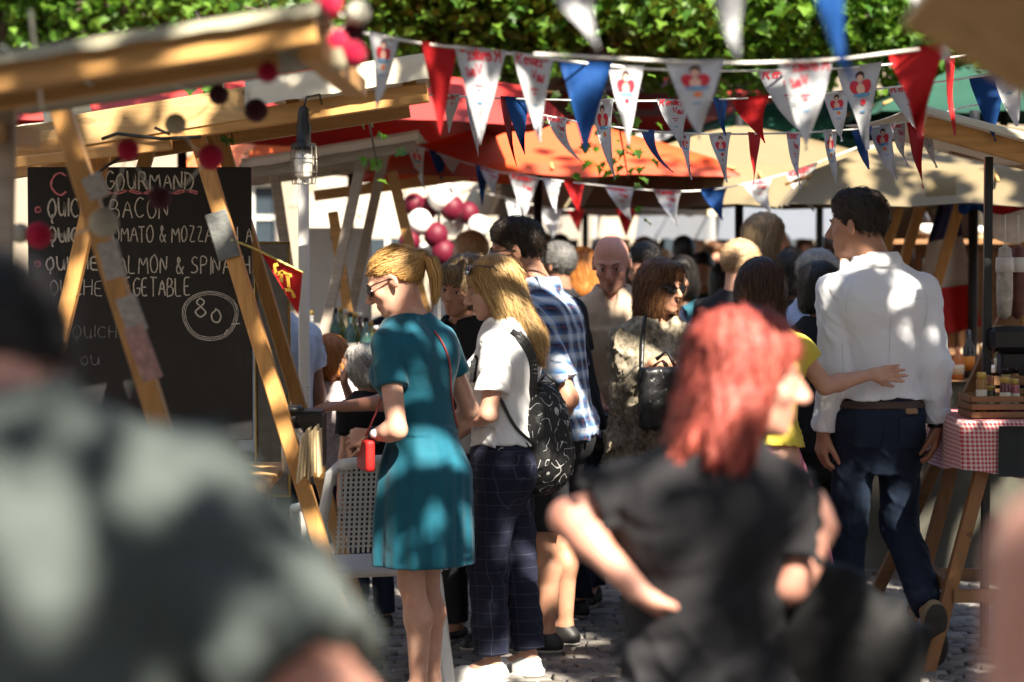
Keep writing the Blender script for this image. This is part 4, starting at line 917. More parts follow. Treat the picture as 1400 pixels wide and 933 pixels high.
chalk('8', 267, 290, 407, 434, CH, 11, 2.2); chalk('0', 289, 309, 422, 442, CH, 12, 2.2); chalk(',-', 308, 334, 432, 452, CH, 13, 2.0); chalk('QUICHE', 100, 180, 445, 462, CHG, 14, 1.6); chalk('OU', 110, 140, 487, 500, CHG, 15, 1.4)
mb = MB(); S = [[((34 + 3 * q + 2 * math.sin(3 * a)) * pxm * math.cos(a), (31 + 3 * q + 1.5 * math.cos(2 * a)) * pxm * math.sin(a)) for a in np.linspace(.4 * q, 6.4 + .5 * q, 30)] for q in (0, .8, 1.5)]
ribbons(mb, S, 1.0 * pxm, onboard(288, 432), 0, 1); mb.build('price_ring', CH, cb)
mb = MB(); ribbons(mb, [[(i * 7 * pxm, 2.6 * math.sin(i * 1.1 + q) * pxm) for i in range(21)] for q in (0, 1.6)], 2 * pxm, onboard(132, 263), 0, 2); mb.build('underline', CHP, cb)
for x, y in ((54, 287), (53, 361), (55, 322)):
    mb = MB(); ribbons(mb, [[(4 * pxm * math.cos(t) * k, 4 * pxm * math.sin(t) * k) for t in np.linspace(0, 6.5, 12)] for k in (1, .55, .2)], 2.6 * pxm, onboard(x, y), 0, 1); mb.build('bullet_point', CHP, cb)

# small things on that stall
m = MB(); q0, q1 = W(291, 292, 7.96), W(318, 352, 7.96); m.box((q0 + q1) / 2 + np.array((.0, -.004, 0)), (.074, .010, .16), np.array(Matrix.Rotation(-.30, 3, 'Y')), .003); tag(m.build('silver_tape', mat('silver_tape', (.12, .125, .12), .45, .3, 20, .5)), 'grey silver tape wrapped round the stall leg holding the red pennant', 'tape')
RED = flag_mat('red_flag_cloth', (.55, .018, .022)); BLUE = flag_mat('blue_flag_cloth', (.012, .075, .28)); WHITE = flag_mat('white_flag_cloth', (.66, .67, .70)); GOLD = mat('gold_print', (.75, .42, .05), .6)
pn = empty('pennant', (0, 0, 0), 0, 'small red pennant with gold lion print tied to the stall leg', 'pennant'); a, b, c_ = W(356, 344, 8.1), W(414, 373, 8.0), W(408, 430, 8.05)
tri = np.zeros((9, 9, 3))
for i in range(9):
    for j in range(9): u, v = i / 8, j / 8; p = a + (b - a) * (u * (1 - v) + v * .9) + (c_ - b) * v * (1 - .0); p = (a * (1 - u) + b * u) * (1 - v) + c_ * v; tri[i, j] = p + np.array((0, .012 * math.sin(5 * u + 3 * v) * (1 - v), 0))
sheet('cloth', tri, .002, RED, pn); m = MB(); m.tube([W(316, 328, 7.95), W(340, 337, 8.0), a, b], .004, 6); m.build('cord', mat('yellow_cord', (.6, .5, .15), .8), pn)
mb = MB(); cen = (a * .25 + b * .45 + c_ * .3) + np.array((0, -.014, 0)); 
LION = [[(-.05, .0), (-.03, .02), (0, .015), (.02, .03), (.035, .022)], [(-.03, .02), (-.035, -.02)], [(-.01, .015), (-.005, -.03)], [(.015, .02), (.03, -.015)], [(-.05, 0), (-.06, .03), (-.045, .04)], [(-.02, -.045), (.005, -.035), (.015, -.06)]]
ribbons(mb, LION, .012, lambda s, t: cen + np.array((s * .9, -.004, t * .9 - s * .35))); mb.build('lion_print', GOLD, pn)
# cage lamp on the beam end
lp = empty('hanging_lamp', (0, 0, 0), 0, 'black socket lamp in a wire cage hanging from the stall beam', 'lamp'); LX = lambda x, y: W(x, y, 7.82); BM = mat('black_metal', (.012, .012, .013), .4, .2)
m = MB(); c = LX(415, 0); zt, zb = LX(415, 150)[2], LX(415, 200)[2]; cx, cy = LX(415, 180)[0], LX(415, 180)[1]
m.lathe([(.010, zt + .01), (.018, zt), (.020, zt - .03), (.024, (zt + zb) / 2), (.024, zb + .012), (.040, zb + .008), (.040, zb - .012)], (cx, cy, 0), 16); m.build('socket', BM, lp)
m = MB(); m.lathe([(.024, zb - .012), (.030, zb - .05), (.028, zb - .095), (.01, zb - .11)], (cx, cy, 0), 14); m.build('bulb_glass', mat('frosted_glass', (.75, .73, .68), .2, .05, spec=.6), lp)
m = MB()
for k in range(8): a_ = k * math.pi / 4; m.tube([(cx + .040 * math.cos(a_), cy + .040 * math.sin(a_), zb), (cx + .043 * math.cos(a_), cy + .043 * math.sin(a_), zb - .08), (cx + .036 * math.cos(a_), cy + .036 * math.sin(a_), zb - .122)], .0018, 5)
for zz, rr in ((zb - .04, .043), (zb - .085, .043), (zb - .122, .036)): m.tube([(cx + rr * math.cos(a_), cy + rr * math.sin(a_), zz) for a_ in np.linspace(0, 6.2832, 17)], .0018, 5)
m.build('wire_cage', mat('wire', (.20, .18, .15), .4, .1, **{'Metallic': .8}), lp)
m = MB(); m.tube([(cx, cy, zt), (cx + .01, cy, zt + .04), (cx + .05, cy + .03, zt + .05), (cx + .055, cy + .06, zt + .02)], .004, 6); m.build('hook', BM, lp)
m = MB(); p = W(415, 245, 10.2); m.box((p[0], p[1], (p[2] + .25) / 2), (.044, .044, p[2] + .25), None, .004); m.tube([(p[0] - .03, p[1] - .025, 1.02), (p[0] + .03, p[1] - .025, 1.02)], .004, 5); tag(m.build('white_post', mat('white_paint', (.75, .73, .70), .5, .05)), 'slim white painted post standing behind the caged lamp', 'post')
# glass dispenser, crate, jar things on the counter
ds = empty('soap_dispenser', (0, 0, 0), 0, 'clear dispenser bottle with black pump top on the counter', 'bottle'); p = W(401, 612, 8.05); z0 = .876
GLASS = NT('clear_glass'); GLASS.base((.85, .88, .88), .08, .5, **{'Transmission Weight': .75, 'IOR': 1.3}); GLASS = GLASS.m
m = MB(); m.lathe([(.034, z0), (.040, z0 + .01), (.040, z0 + .13), (.03, z0 + .15)], (p[0], p[1], 0), 18); m.build('bottle', GLASS, ds); m = MB(); m.lathe([(.022, z0 + .148), (.022, z0 + .19), (.016, z0 + .195), (.03, z0 + .20), (.04, z0 + .21), (.03, z0 + .225)], (p[0], p[1], 0), 16); m.build('pump_top', BM, ds); m = MB(); m.box((p[0] - .004, p[1] - .041, z0 + .085), (.035, .003, .03)); m.build('sticker', mat('dark_sticker', (.12, .1, .09), .6), ds)
cr = empty('paper_bag_stack', (0, 0, 0), 0, 'stack of upright brown paper bags beside the pump bottle', 'paper bags'); KR = mat('kraft_paper', (.55, .42, .24), .8, .12, 40)
for k in range(7): p = W(412 + k * 4.2, 640, 7.85 + k * .035); m = MB(); m.box((p[0], p[1], .945 + (k % 3) * .008), (.006, .16, .15), np.array(Matrix.Rotation(.10 - .02 * k, 3, 'Y')), .001); m.build('paper_bag', KR, cr)
m = MB(); p = W(424, 590, 8.25); m.box((p[0], p[1], .97), (.10, .16, .18), None, .004); m.box((p[0], p[1], 1.065), (.09, .12, .012)); tag(m.build('black_box', mat('box_black', (.02, .018, .016), .45)), 'small black box standing behind the paper bags', 'box')
m = MB(); a, b = W(352, 436, 9.7), W(394, 575, 9.7); m.box((a + b) / 2, (b[0] - a[0], .02, a[2] - b[2] + .6), None, .003); pa = m.build('display_panel', mat('grey_panel', (.22, .215, .2), .5)); tag(pa, 'grey panel with thin gold rim beside the chalkboard', 'panel')
m = MB(); c = (a + b) / 2; w_, h_ = (b[0] - a[0]) / 2, (a[2] - b[2] + .6) / 2
for s in (-1, 1): m.box((c[0] + s * (w_ + .005), c[1], c[2]), (.01, .026, 2 * h_), None, .002); m.box((c[0], c[1], c[2] + s * (h_ + .005)), (2 * w_ + .02, .026, .01), None, .002)
m.build('rim', mat('brass', (.45, .32, .12), .3, .1, Metallic=.9), pa)
# nearest stall on the left (roof corner and leg)
s1 = empty('market_stall', (0, 0, 0), 0, 'nearest timber stall, its blurred roof corner hanging in at top left', 'stall')
yl = lambda x, c: c - (x - 60) * .157
beam(s1, 'beam', (-190, yl(-190, 96)), (432, yl(432, 96)), 4.40, .060, .06, PINE); beam(s1, 'beam', (-190, yl(-190, 124)), (440, yl(440, 124)), 5.0, .052, .06, PINE); beam(s1, 'beam', (-190, yl(-190, 126)), (452, yl(452, 126)), 5.75, .05, .06, PINE)
for x in (-150, 425): a, b = W(x, yl(x, 94), 4.48), W(x, yl(x, 94), 4.48); b = a + np.array((0, 1.3, 0.0)); m = MB(); m.bar(a - (0, 0, .04), b - (0, 0, .04), .05, .045); m.build('rafter', PINE, s1)
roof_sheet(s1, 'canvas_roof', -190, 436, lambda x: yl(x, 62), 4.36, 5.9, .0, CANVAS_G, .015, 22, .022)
m = MB(); p0, p1 = (66, 95), (200, 520); post(m, p0, gpx(p0, p1, 6.05), 6.05, .052); lg_ = m.build('leg', PINE_V, s1)
m = MB(); p0, p1 = (-15, 95), (-150, 520); post(m, p0, gpx(p0, p1, 6.05), 6.05, .052); m.build('leg', PINE, s1)
m = MB(); p0, p1 = (8, 110), (3, 340); post(m, p0, gpx(p0, p1, 5.4), 5.4, .03); m.build('corner_pole', GREYW, s1)
STK = mat('pale_sticker', (.34, .31, .28), .6, .25, 60); STP = mat('pink_sticker', (.38, .22, .20), .6, .3, 50)
for (x0, y0, x1, y1, mm) in ((124, 240, 138, 272, STK), (146, 330, 160, 382, STK), (171, 405, 190, 455, STK), (182, 445, 210, 520, STP)):
    m = MB(); m.bar(W(x0 - 1, y0, 6.03), W(x1 - 1, y1, 6.03), .0535, .014, (0, 1, 0)); m.build('sticker', mm, lg_)
TW = mat('white_twine', (.7, .68, .62), .9)
m = MB(); m.tube([W(42, 15, 4.6), W(50, 90, 4.7), W(58, 150, 4.8)], .0035, 6); tag(m.build('twine', TW), 'blurred white twine hanging straight from the nearest roof', 'twine')
m = MB(); m.tube([W(0, 62, 4.5), W(45, 92, 4.55), W(70, 88, 4.6), W(130, 118, 5.0), W(210, 108, 5.4), W(285, 130, 5.8)], .003, 6); tag(m.build('twine', TW), 'slack white twine looping under the nearest roof beams', 'twine')
m = MB(); m.tube([W(332, 92, 6.0), W(337, 120, 6.0), W(341, 138, 6.0)], .003, 6); tag(m.build('twine', TW), 'short white twine holding the dark ball above the roof board', 'twine')
# cotton ball garlands
def fuzz(name, col): 
    t = NT(name); t.bump(t.noise(190, t.coord((1, 1, 2.2)), 3), .7, .006); n = t.noise(60); return t.base(t.ramp(n, [(.3, tuple(x * .82 for x in col)), (.7, col)]), .9, .2, **{'Sheen Weight': .1})
BC = {'c': fuzz('crimson_cotton', (.60, .004, .055)), 'w': fuzz('cream_cotton', (.72, .64, .44)), 'm': fuzz('maroon_cotton', (.07, .008, .02)), 'v': fuzz('ivory_cotton', (.62, .60, .50))}
me_ball = MB(); me_ball.ball((0, 0, 0), 1, 20, 12); bo = me_ball.build('tmp'); BALL = bo.data; bpy.data.objects.remove(bo)
def garland(label, L, d0, cord=True):
    root = empty('ball_garland', (0, 0, 0), 0, label, 'garland'); pts = []
    for x, y, dm, c in L:
        d = d0 * (1 + .0); o = bpy.data.objects.new('cotton_ball', BALL.copy() if False else BALL); COL.objects.link(o); o.parent = root; p = W(x, y, d + (hash((x, y)) % 7 - 3) * .012); o.location = p; rr = dm * .5 * d / FPX; o.scale = (rr, rr, rr * .97); o.rotation_euler = (x, y, 0)
        if not o.data.materials: o.data.materials.append(BC['c'])
        o.material_slots[0].link = 'OBJECT'; o.material_slots[0].material = BC[c]; pts.append(p)
    if cord:
        m = MB(); q = []
        for a, b in zip(pts[:-1], pts[1:]): q += [a, (a + b) / 2 - np.array((0, 0, .015))]
        m.tube(q + [pts[-1]], .0022, 5); m.build('cord', TW, root)
garland('bunch of crimson, cream and maroon cotton ball lights at the top', [(448, 6, 44, 'c'), (490, 18, 36, 'v'), (437, 46, 46, 'w'), (484, 40, 34, 'm'), (460, 60, 42, 'c'), (430, 74, 32, 'm'), (484, 74, 38, 'c'), (462, 82, 34, 'w'), (402, 78, 44, 'v'), (366, 99, 30, 'c')], 4.7)
garland('loose string of cotton ball lights hanging before the chalkboard', [(350, 151, 33, 'm'), (299, 130, 29, 'm'), (240, 170, 31, 'w'), (288, 215, 36, 'c'), (219, 271, 33, 'm'), (175, 205, 31, 'c'), (142, 305, 41, 'v'), (53, 322, 37, 'c'), (28, 319, 28, 'v')], 5.6)
# ------------------------------------------------------------------ parasols
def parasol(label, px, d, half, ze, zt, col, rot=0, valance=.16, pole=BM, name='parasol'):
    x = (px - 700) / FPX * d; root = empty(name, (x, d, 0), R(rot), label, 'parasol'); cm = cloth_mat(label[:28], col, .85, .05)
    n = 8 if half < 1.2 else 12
    for s in range(4):
        g_ = np.zeros((n, n + 3, 3)); a0 = s * math.pi / 2
        for i in range(n):
            u = i / (n - 1) * 2 - 1
            for j in range(n + 3):
                t = min(1, max(.03, (j - 2) / n)); w = half * t; z = zt - (zt - ze) * t ** 1.25 - .05 * (1 - u * u) * t * (1 - t) * 2 + .0
                if j == 0 or j > n + 1: pass
                p = np.array((u * w, w, z)); 
                if j == n + 2: p = np.array((u * half * 1.003, half * 1.003, ze - valance + .012 * math.sin(u * 9)))
                g_[i, j] = (p[0] * math.cos(a0) - p[1] * math.sin(a0), p[0] * math.sin(a0) + p[1] * math.cos(a0), p[2])
        sheet('canopy_panel', g_[:, 2:], .003, cm, root)
    m = MB(); m.tube([(0, 0, .05), (0, 0, zt + .06)], .026, 10); m.build('pole', pole, root); m = MB(); m.box((0, 0, .03), (.6, .6, .06), None, .01); m.build('base', mat('concrete', (.3, .29, .28), .9), root)
    for k in range(8):
        a = k * math.pi / 4; rr = half * (1.38 if k % 2 else .98); m = MB(); m.tube([(.03 * math.cos(a), .03 * math.sin(a), zt - .02), (rr * math.cos(a) * .5, rr * math.sin(a) * .5, zt - (zt - ze) * .5 ** 1.25 - .03), (rr * math.cos(a), rr * math.sin(a), ze - .012)], .009, 5); m.build('rib', PINE, root)
    return root
parasol('wide red parasol behind the chalkboard stall on the left', 250, 13.2, 1.75, 2.36, 2.62, (.36, .02, .016), 12)
parasol('red parasol half hidden by leaves behind the bunting', 735, 18.4, 1.55, 2.60, 2.95, (.26, .016, .014), 8, .14)
parasol('bright orange parasol speckled with sun in the middle distance', 735, 14.1, 1.02, 2.02, 2.34, (.62, .065, .012), 4, .05)
parasol('orange parasol partly behind the pale stall beam', 480, 18.0, 1.1, 2.2, 2.62, (.70, .12, .025), 20, .12)
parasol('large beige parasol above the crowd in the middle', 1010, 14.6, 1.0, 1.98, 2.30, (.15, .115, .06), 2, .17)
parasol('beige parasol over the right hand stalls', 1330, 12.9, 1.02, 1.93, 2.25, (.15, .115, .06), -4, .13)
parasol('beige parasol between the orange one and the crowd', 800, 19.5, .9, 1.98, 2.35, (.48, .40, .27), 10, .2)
parasol('dark green parasol behind the white flags on the right', 1120, 16.6, 1.0, 2.30, 2.62, (.02, .10, .07), 6, .05)
parasol('green parasol edge above the right stall', 1370, 15.0, .9, 2.42, 2.75, (.012, .05, .035), 0, .06)
for k, (px, d, w, col) in enumerate(((610, 27, 1.6, (.20, .17, .13)), (870, 29, 1.8, (.30, .27, .23)), (1010, 26, 1.4, (.10, .10, .11)), (1160, 30, 2.0, (.26, .22, .18)), (740, 33, 2.0, (.22, .17, .12)))):
    lb = ('tan market tent far down the lane behind the balloons', 'pale market tent behind the bald man', 'dark grey market tent far behind the beige parasol', 'pale tent far behind the man in the white shirt', 'farthest tan tent in the middle of the lane')[k]
    parasol(lb, px, d, w, 2.25, 3.1, col, 3 * k, .35, name='market_tent')
for k, (px, d, w, col) in enumerate(((560, 22, .9, (.26, .23, .19)), (690, 23.5, 1.0, (.11, .10, .09)), (800, 24, 1.0, (.30, .02, .018)), (905, 22.5, .9, (.24, .20, .15)), (1050, 21, .9, (.08, .09, .11)), (1165, 22, 1.0, (.24, .20, .15)))):
    parasol(('cream tent left of the balloons in the distance', 'grey tent behind the sunglasses man in the distance', 'red tent behind the bald man in the distance', 'cream tent above the brown bob in the distance', 'blue-grey tent behind the tall blond woman in the distance', 'sand coloured tent behind the man in white in the distance')[k], px, d, w, 2.0, 2.5, col, 5 * k, .42, name='market_tent')
# ------------------------------------------------------------------ stall with bottles behind the caged lamp
s3 = empty('market_stall', (0, 0, 0), 0, 'pale weathered stall behind the caged lamp with bottles on its shelf', 'stall')
for nm, p0, p1, d, w, mm in (('leg', (500, 195), (440, 470), 12.0, .07, GREYW), ('leg', (528, 200), (470, 470), 12.6, .06, GREYW), ('leg', (372, 215), (392, 350), 12.4, .06, GREYW), ('leg', (536, 235), (575, 400), 12.2, .07, PINE), ('leg', (455, 290), (475, 420), 12.3, .05, PINE)): m = MB(); post(m, p0, gpx(p0, p1, d), d, w); m.build(nm, mm, s3)
beam(s3, 'beam', (330, 236), (568, 196), 11.9, .075, .08, GREYW); beam(s3, 'beam', (340, 246), (600, 214), 13.4, .07, .08, GREYW); beam(s3, 'beam', (430, 268), (640, 240), 13.6, .06, .07, PINE)
roof_sheet(s3, 'canvas_roof', 330, 572, lambda x: 226 - (x - 330) * .165, 11.8, 13.6, .03, CANVAS, .02, 14, .05)
m = MB(); a, b = W(418, 312, 12.8), W(508, 442, 12.8); m.box((a + b) / 2, (b[0] - a[0], .04, a[2] - b[2]), None, .006); fr_ = m.build('cabinet', mat('white_enamel', (.62, .62, .62), .35, .04)); tag(fr_, 'plain white cabinet back panel behind the bottles', 'cabinet')
m = MB(); p = W(464, 322, 12.76); m.box(p, (.09, .02, .05)); m.build('label_plate', mat('dark_plate', (.05, .05, .045), .5), fr_)
for nm, y, px0, px1 in (('shelf', 505, 400, 600),): m = MB(); a, b = W(px0, y, 12.2), W(px1, y, 12.2); m.box(((a[0] + b[0]) / 2, 12.2, a[2]), (b[0] - a[0], .36, .03), None, .004); m.build(nm, GREYW, s3); zs = a[2] + .0155
BCOL = [((.02, .035, .015), .1), ((.05, .02, .008), .1), ((.45, .38, .22), .15), ((.5, .14, .02), .2), ((.10, .13, .03), .1), ((.6, .58, .55), .2), ((.02, .02, .02), .2), ((.05, .12, .10), .2)]
LAB = [mat('label_cream', (.62, .55, .42), .7), mat('label_orange', (.70, .24, .03), .7), mat('label_white', (.7, .7, .68), .7)]
CAPS = [mat('cap_dark', (.02, .015, .015), .4), mat('cap_gold', (.5, .33, .08), .4), mat('cap_white', (.65, .65, .65), .4)]
names = ['dark green', 'brown', 'straw coloured', 'orange', 'olive', 'milky white', 'black', 'dark teal']
for k in range(22):
    x = 418 + k * 6.8 + random.uniform(-1.5, 1.5); d = 12.05 + (k % 3) * .11; p = W(x, 480, d); h = random.uniform(.18, .30); r = random.uniform(.028, .038); ci = (k * 5 + k // 4) % 8
    rt = empty('bottle', (p[0], p[1], zs), 0, '%s bottle on the shelf, number %s from the left' % (names[ci], ('one two three four five six seven eight nine ten eleven twelve thirteen fourteen fifteen sixteen seventeen eighteen nineteen twenty twenty-one twenty-two').split()[k]), 'bottle', 'bottles on the shelf')
    bm_ = mat('bottle_glass_%d' % ci, BCOL[ci][0], BCOL[ci][1], .1, spec=.7); m = MB(); m.lathe([(r * .9, 0), (r, .008), (r, h * .58), (r * .8, h * .68), (r * .36, h * .78), (r * .36, h * .95)], n=12); m.build('body', bm_, rt)
    m = MB(); m.lathe([(r * .40, h * .93), (r * .40, h), (r * .3, h + .004)], n=10); m.build('cap', CAPS[k % 3], rt); m = MB(); m.lathe([(r + .0012, h * .18), (r + .0012, h * .46)], n=12); m.build('label', LAB[(k * 7) % 3], rt)
# balloons
bl = empty('balloon_bunch', (0, 0, 0), 0, 'bunch of white and wine red balloons behind the ponytail woman', 'balloons'); BW = mat('balloon_white', (.78, .76, .72), .3, .04, spec=.5); BR = mat('balloon_wine', (.09, .003, .015), .55, .1, spec=.3)
for k, (x, y, r, c) in enumerate(((574, 304, 17, 'w'), (604, 268, 20, 'w'), (584, 350, 18, 'w'), (620, 307, 15, 'w'), (596, 322, 17, 'r'), (618, 285, 17, 'r'), (640, 292, 15, 'r'), (566, 280, 15, 'r'), (606, 345, 17, 'r'), (640, 335, 16, 'r'), (585, 285, 15, 'r'), (622, 355, 15, 'w'), (560, 330, 15, 'r'), (654, 310, 15, 'w'), (630, 372, 16, 'r'))):
    d = 16 + (k % 4) * .12; p = W(x, y, d); rr = r * d / FPX; m = MB(); m.lathe([(.01 * rr, -1.15 * rr), (.12 * rr, -1.05 * rr)] + [(rr * math.sin(t), -rr * math.cos(t) * 1.08) for t in np.linspace(.25, 3.1, 10)], n=16); o = m.build('balloon', BW if c == 'w' else BR, bl); o.location = p
m = MB(); m.tube([W(600, 380, 16.15), W(600, 308, 16.2), (W(600, 308, 16.2)[0], 16.2, 2.2)], .012, 6); m.tube([W(600, 380, 16.15), (W(600, 380, 16.15)[0], 16.15, 0)], .015, 6); m.build('stand', BM, bl)
# ------------------------------------------------------------------ right hand stalls
s4 = empty('market_stall', (0, 0, 0), 0, 'right hand stall with brown roof edge on a black pole', 'stall')
beam(s4, 'beam', (1262, 172), (1480, 232), 9.3, .075, .07, PINE); beam(s4, 'beam', (1300, 200), (1480, 238), 10.9, .07, .07, DARKW)
roof_sheet(s4, 'canvas_roof', 1255, 1490, lambda x: 160 + (x - 1262) * .27, 9.2, 11.2, .045, CANVAS, .02, 12, .03)
m = MB(); p = W(1350, 215, 9.6); m.box((p[0], 9.6, p[2] / 2), (.032, .032, p[2]), None, .003); m.build('pole', BM, s4)
m = MB(); p0, p1 = (1392, 395), (1345, 495); post(m, (1436, 300), gpx((1436, 300), (1345, 495), 9.9), 9.9, .05); m.build('leg', DARKW, s4)
s5 = empty('market_stall', (0, 0, 0), 0, 'nearest right hand stall, a blurred tan board in the top corner', 'stall'); m = MB(); m.bar(W(1290, -45, 3.1), W(1500, 75, 3.1), .3, .055, (0, .3, 1)); m.build('roof_board', PINE_L, s5); m = MB(); m.bar(W(1560, 40, 3.1), W(1575, 40, 3.1) * np.array((1, 1, 0)), .06, .06, (0, 1, 0)); m.build('leg', PINE, s5)
# stall behind: timber posts, flag
s6 = empty('market_stall', (0, 0, 0), 0, 'timber stall behind the man in white, with slanting posts', 'stall')
for p0, p1, d, w in (((1262, 270), (1238, 350), 13.0, .085), ((1312, 280), (1262, 450), 12.6, .06), ((1240, 250), (1215, 330), 14.2, .06), ((1395, 270), (1400, 400), 13.6, .07)): m = MB(); post(m, p0, gpx(p0, p1, d), d, w); m.build('leg', PINE_V, s6)
beam(s6, 'beam', (1200, 258), (1440, 262), 13.3, .06, .07, DARKW); m = MB(); a, b = W(1320, 345, 13.8), W(1450, 470, 13.8); m.box((a + b) / 2, (b[0] - a[0], .03, a[2] - b[2])); m.build('rear_board', DARKW, s6)
bw = empty('wooden_booth', (0, 0, 0), 0, 'dark wooden booth wall with shelves behind the right hand stalls', 'booth')
for k in range(22): x = 2.15 + k * .13; m = MB(); m.box((x, 14.9 + .004 * (k % 3), 1.05), (.126, .025, 2.1), None, .003); m.build('plank', wood_mat('booth_plank_%d' % (k % 3), ((.10, .055, .03), (.13, .07, .035), (.08, .045, .028))[k % 3], (14, 14, 1)), bw)
for z in (.9, 1.25, 1.6): m = MB(); m.box((3.5, 14.75, z), (2.8, .24, .03), None, .003); m.build('shelf', DARKW, bw)
for k in range(24):
    z = (.9, 1.25, 1.6)[k % 3] + .0155; x = 2.25 + (k // 3) * .3 + random.uniform(-.06, .06); ci = (k * 3 + 2) % 8; rt = empty('bottle', (x, 14.72, z), 0, '%s bottle on the booth shelf, %s row, place %s' % (names[ci], ('bottom', 'middle', 'top')[k % 3], ('one', 'two', 'three', 'four', 'five', 'six', 'seven', 'eight')[k // 3]), 'bottle', 'bottles on the booth shelves'); r = random.uniform(.03, .06); h = random.uniform(.15, .27); m = MB(); m.lathe([(r * .9, 0), (r, .008), (r, h * .6), (r * .5, h * .78), (r * .5, h)], n=10); m.build('body', mat('bottle_glass_%d' % ci, BCOL[ci][0], .1), rt); m = MB(); m.lathe([(r + .001, h * .15), (r + .001, h * .45)], n=10); m.build('label', LAB[k % 3], rt)
fl = empty('tricolour_flag', (0, 0, 0), 0, 'blue, white and red flag hanging slanted on the right stall', 'flag')
cor = [(1283, 276, 1312, 276), (1268, 332, 1316, 322), (1258, 398, 1330, 388), (1276, 462, 1342, 446)]; FW = cloth_mat('tricolour_white', (.66, .62, .58), .85); FB = cloth_mat('tricolour_blue', (.035, .035, .13), .85); FR_ = cloth_mat('tricolour_red', (.58, .025, .025), .85)
for k, (nm, mm) in enumerate((('blue_band', FB), ('white_band', FW), ('red_band', FR_))):
    g_ = np.zeros((12, 8, 3)); a0 = cor[k]; a1 = cor[k + 1]
    for i in range(12):
        for j in range(8): u, v = i / 11, j / 7; x = (a0[0] * (1 - u) + a0[2] * u) * (1 - v) + (a1[0] * (1 - u) + a1[2] * u) * v; y = (a0[1] * (1 - u) + a0[3] * u) * (1 - v) + (a1[1] * (1 - u) + a1[3] * u) * v; g_[i, j] = W(x, y, 13.0 + .05 * math.sin(u * 8 + (k + v) * 1.2))
    sheet(nm, g_, .003, mm, fl)
m = MB(); p = W(1385, 292, 12.2); m.lathe([(.001, -.01), (.15, -.01), (.155, 0), (.15, .01), (.001, .01)], p, 24, rot=np.array(Matrix.Rotation(math.pi / 2, 3, 'X'))); tag(m.build('round_sign', mat('round_sign_white', (.62, .58, .55), .6)), 'round white board hanging behind the black pole', 'sign')
for k, (x0, x1, mm, lb) in enumerate(((1310, 1350, BLUE, 'blue cloth strip hung under the right awning'), (1352, 1440, RED, 'red cloth strip hung under the right awning'))):
    g_ = np.zeros((10, 5, 3))
    for i in range(10):
        for j in range(5): g_[i, j] = W(x0 + (x1 - x0) * i / 9, 266 + 24 * j / 4 + 4 * math.sin(i * .9), 12.0 + .01 * math.sin(i * 2))
    tag(sheet('cloth_strip', g_, .003, mm), lb, 'cloth', 'strips under the right awning')
# table with gingham cloth
GING = cloth_mat('red_gingham', (.62, .50, .48), .9, .1, kind='gingham', col2=(.42, .03, .04))
tb = empty('trestle_table', (0, 0, 0), 0, 'wooden trestle table on the right with slanting legs', 'table'); zt_ = .95; x0, x1 = 1.70, 2.55; y0, y1 = 9.05, 9.75
for k in range(5): m = MB(); m.box(((x0 + x1) / 2, y0 + .07 + k * .14, zt_), (x1 - x0, .135, .025), None, .003); m.build('plank', PINE_L, tb)
for y in (9.12, 9.68):
    for a, b in ((x0 + .12, x0 - .12), (x0 + .55, x0 + .8)): m = MB(); m.bar((a, y, zt_ - .015), (b, y, 0.0), .05, .05, (0, 1, 0)); m.build('leg', wood_mat('brown_pine_upright', (.24, .11, .04), (14, 14, 1)), tb)
    m = MB(); m.bar((x0 - .03, y - .03, .30), (x0 + .7, y - .03, .30), .025, .05); m.build('stretcher', DARKW, tb)
m = MB(); m.bar((x0 - .04, 9.15, .33), (x0 - .04, 9.65, .33), .04, .05); m.build('stretcher', DARKW, tb)
nn = 40; g_ = np.zeros((nn, 12, 3)); per = [(x0 - .012 + (x1 - x0 + .024) * t, y0 - .012) for t in np.linspace(0, 1, nn - 14)]; per = [(x0 - .012, y1 - (y1 - y0 + .012) * t) for t in np.linspace(0, 1, 14)] + per
for i, (x, y) in enumerate(per):
    for j in range(12):
        if j < 6: t = j / 5; cx_, cy_ = (x0 + x1) / 2, (y0 + y1) / 2; g_[i, j] = (cx_ + (x - cx_) * (.0 + t), cy_ + (y - cy_) * t, zt_ + .016)
        else: t = (j - 5) / 6; o = .012 * math.sin(i * .9) * t + .010; sx, sy = (-1, 0) if i < 14 else (0, -1); g_[i, j] = (x + sx * o, y + sy * o, zt_ + .016 - .20 * t - (.02 * math.sin(i * .35) * t))
tag(sheet('tablecloth', g_, .002, GING), 'red and white checked tablecloth hanging over the right table', 'tablecloth')
m = MB(); g2 = np.zeros((8, 6, 3))
for i in range(8):
    for j in range(6): g2[i, j] = (x0 + .12 + .16 * i / 7, y0 - .036 - .004 * math.sin(i * 2), zt_ - .0 - .19 * j / 5)
tag(sheet('dark_napkin', g2, .003, cloth_mat('dark_napkin', (.025, .028, .03))), 'dark cloth hanging over the edge of the checked tablecloth', 'cloth')
random.seed(5); zt2 = zt_ + .019
def crate(label, x, y, w, dp, h, m_):
    rt = empty('wooden_crate', (x, y, zt2), random.uniform(-.2, .2), label, 'crate', 'crates on the right table')
    for s in (-1, 1):
        for k in range(3): m = MB(); m.box((0, s * dp / 2, h * (.17 + .33 * k)), (w, .01, h * .24), None, .001); m.build('slat', m_, rt); m = MB(); m.box((s * w / 2, 0, h * (.17 + .33 * k)), (.01, dp - .012, h * .24), None, .001); m.build('slat', m_, rt)
    m = MB(); m.box((0, 0, .006), (w - .012, dp - .012, .01)); m.build('base', m_, rt); return rt
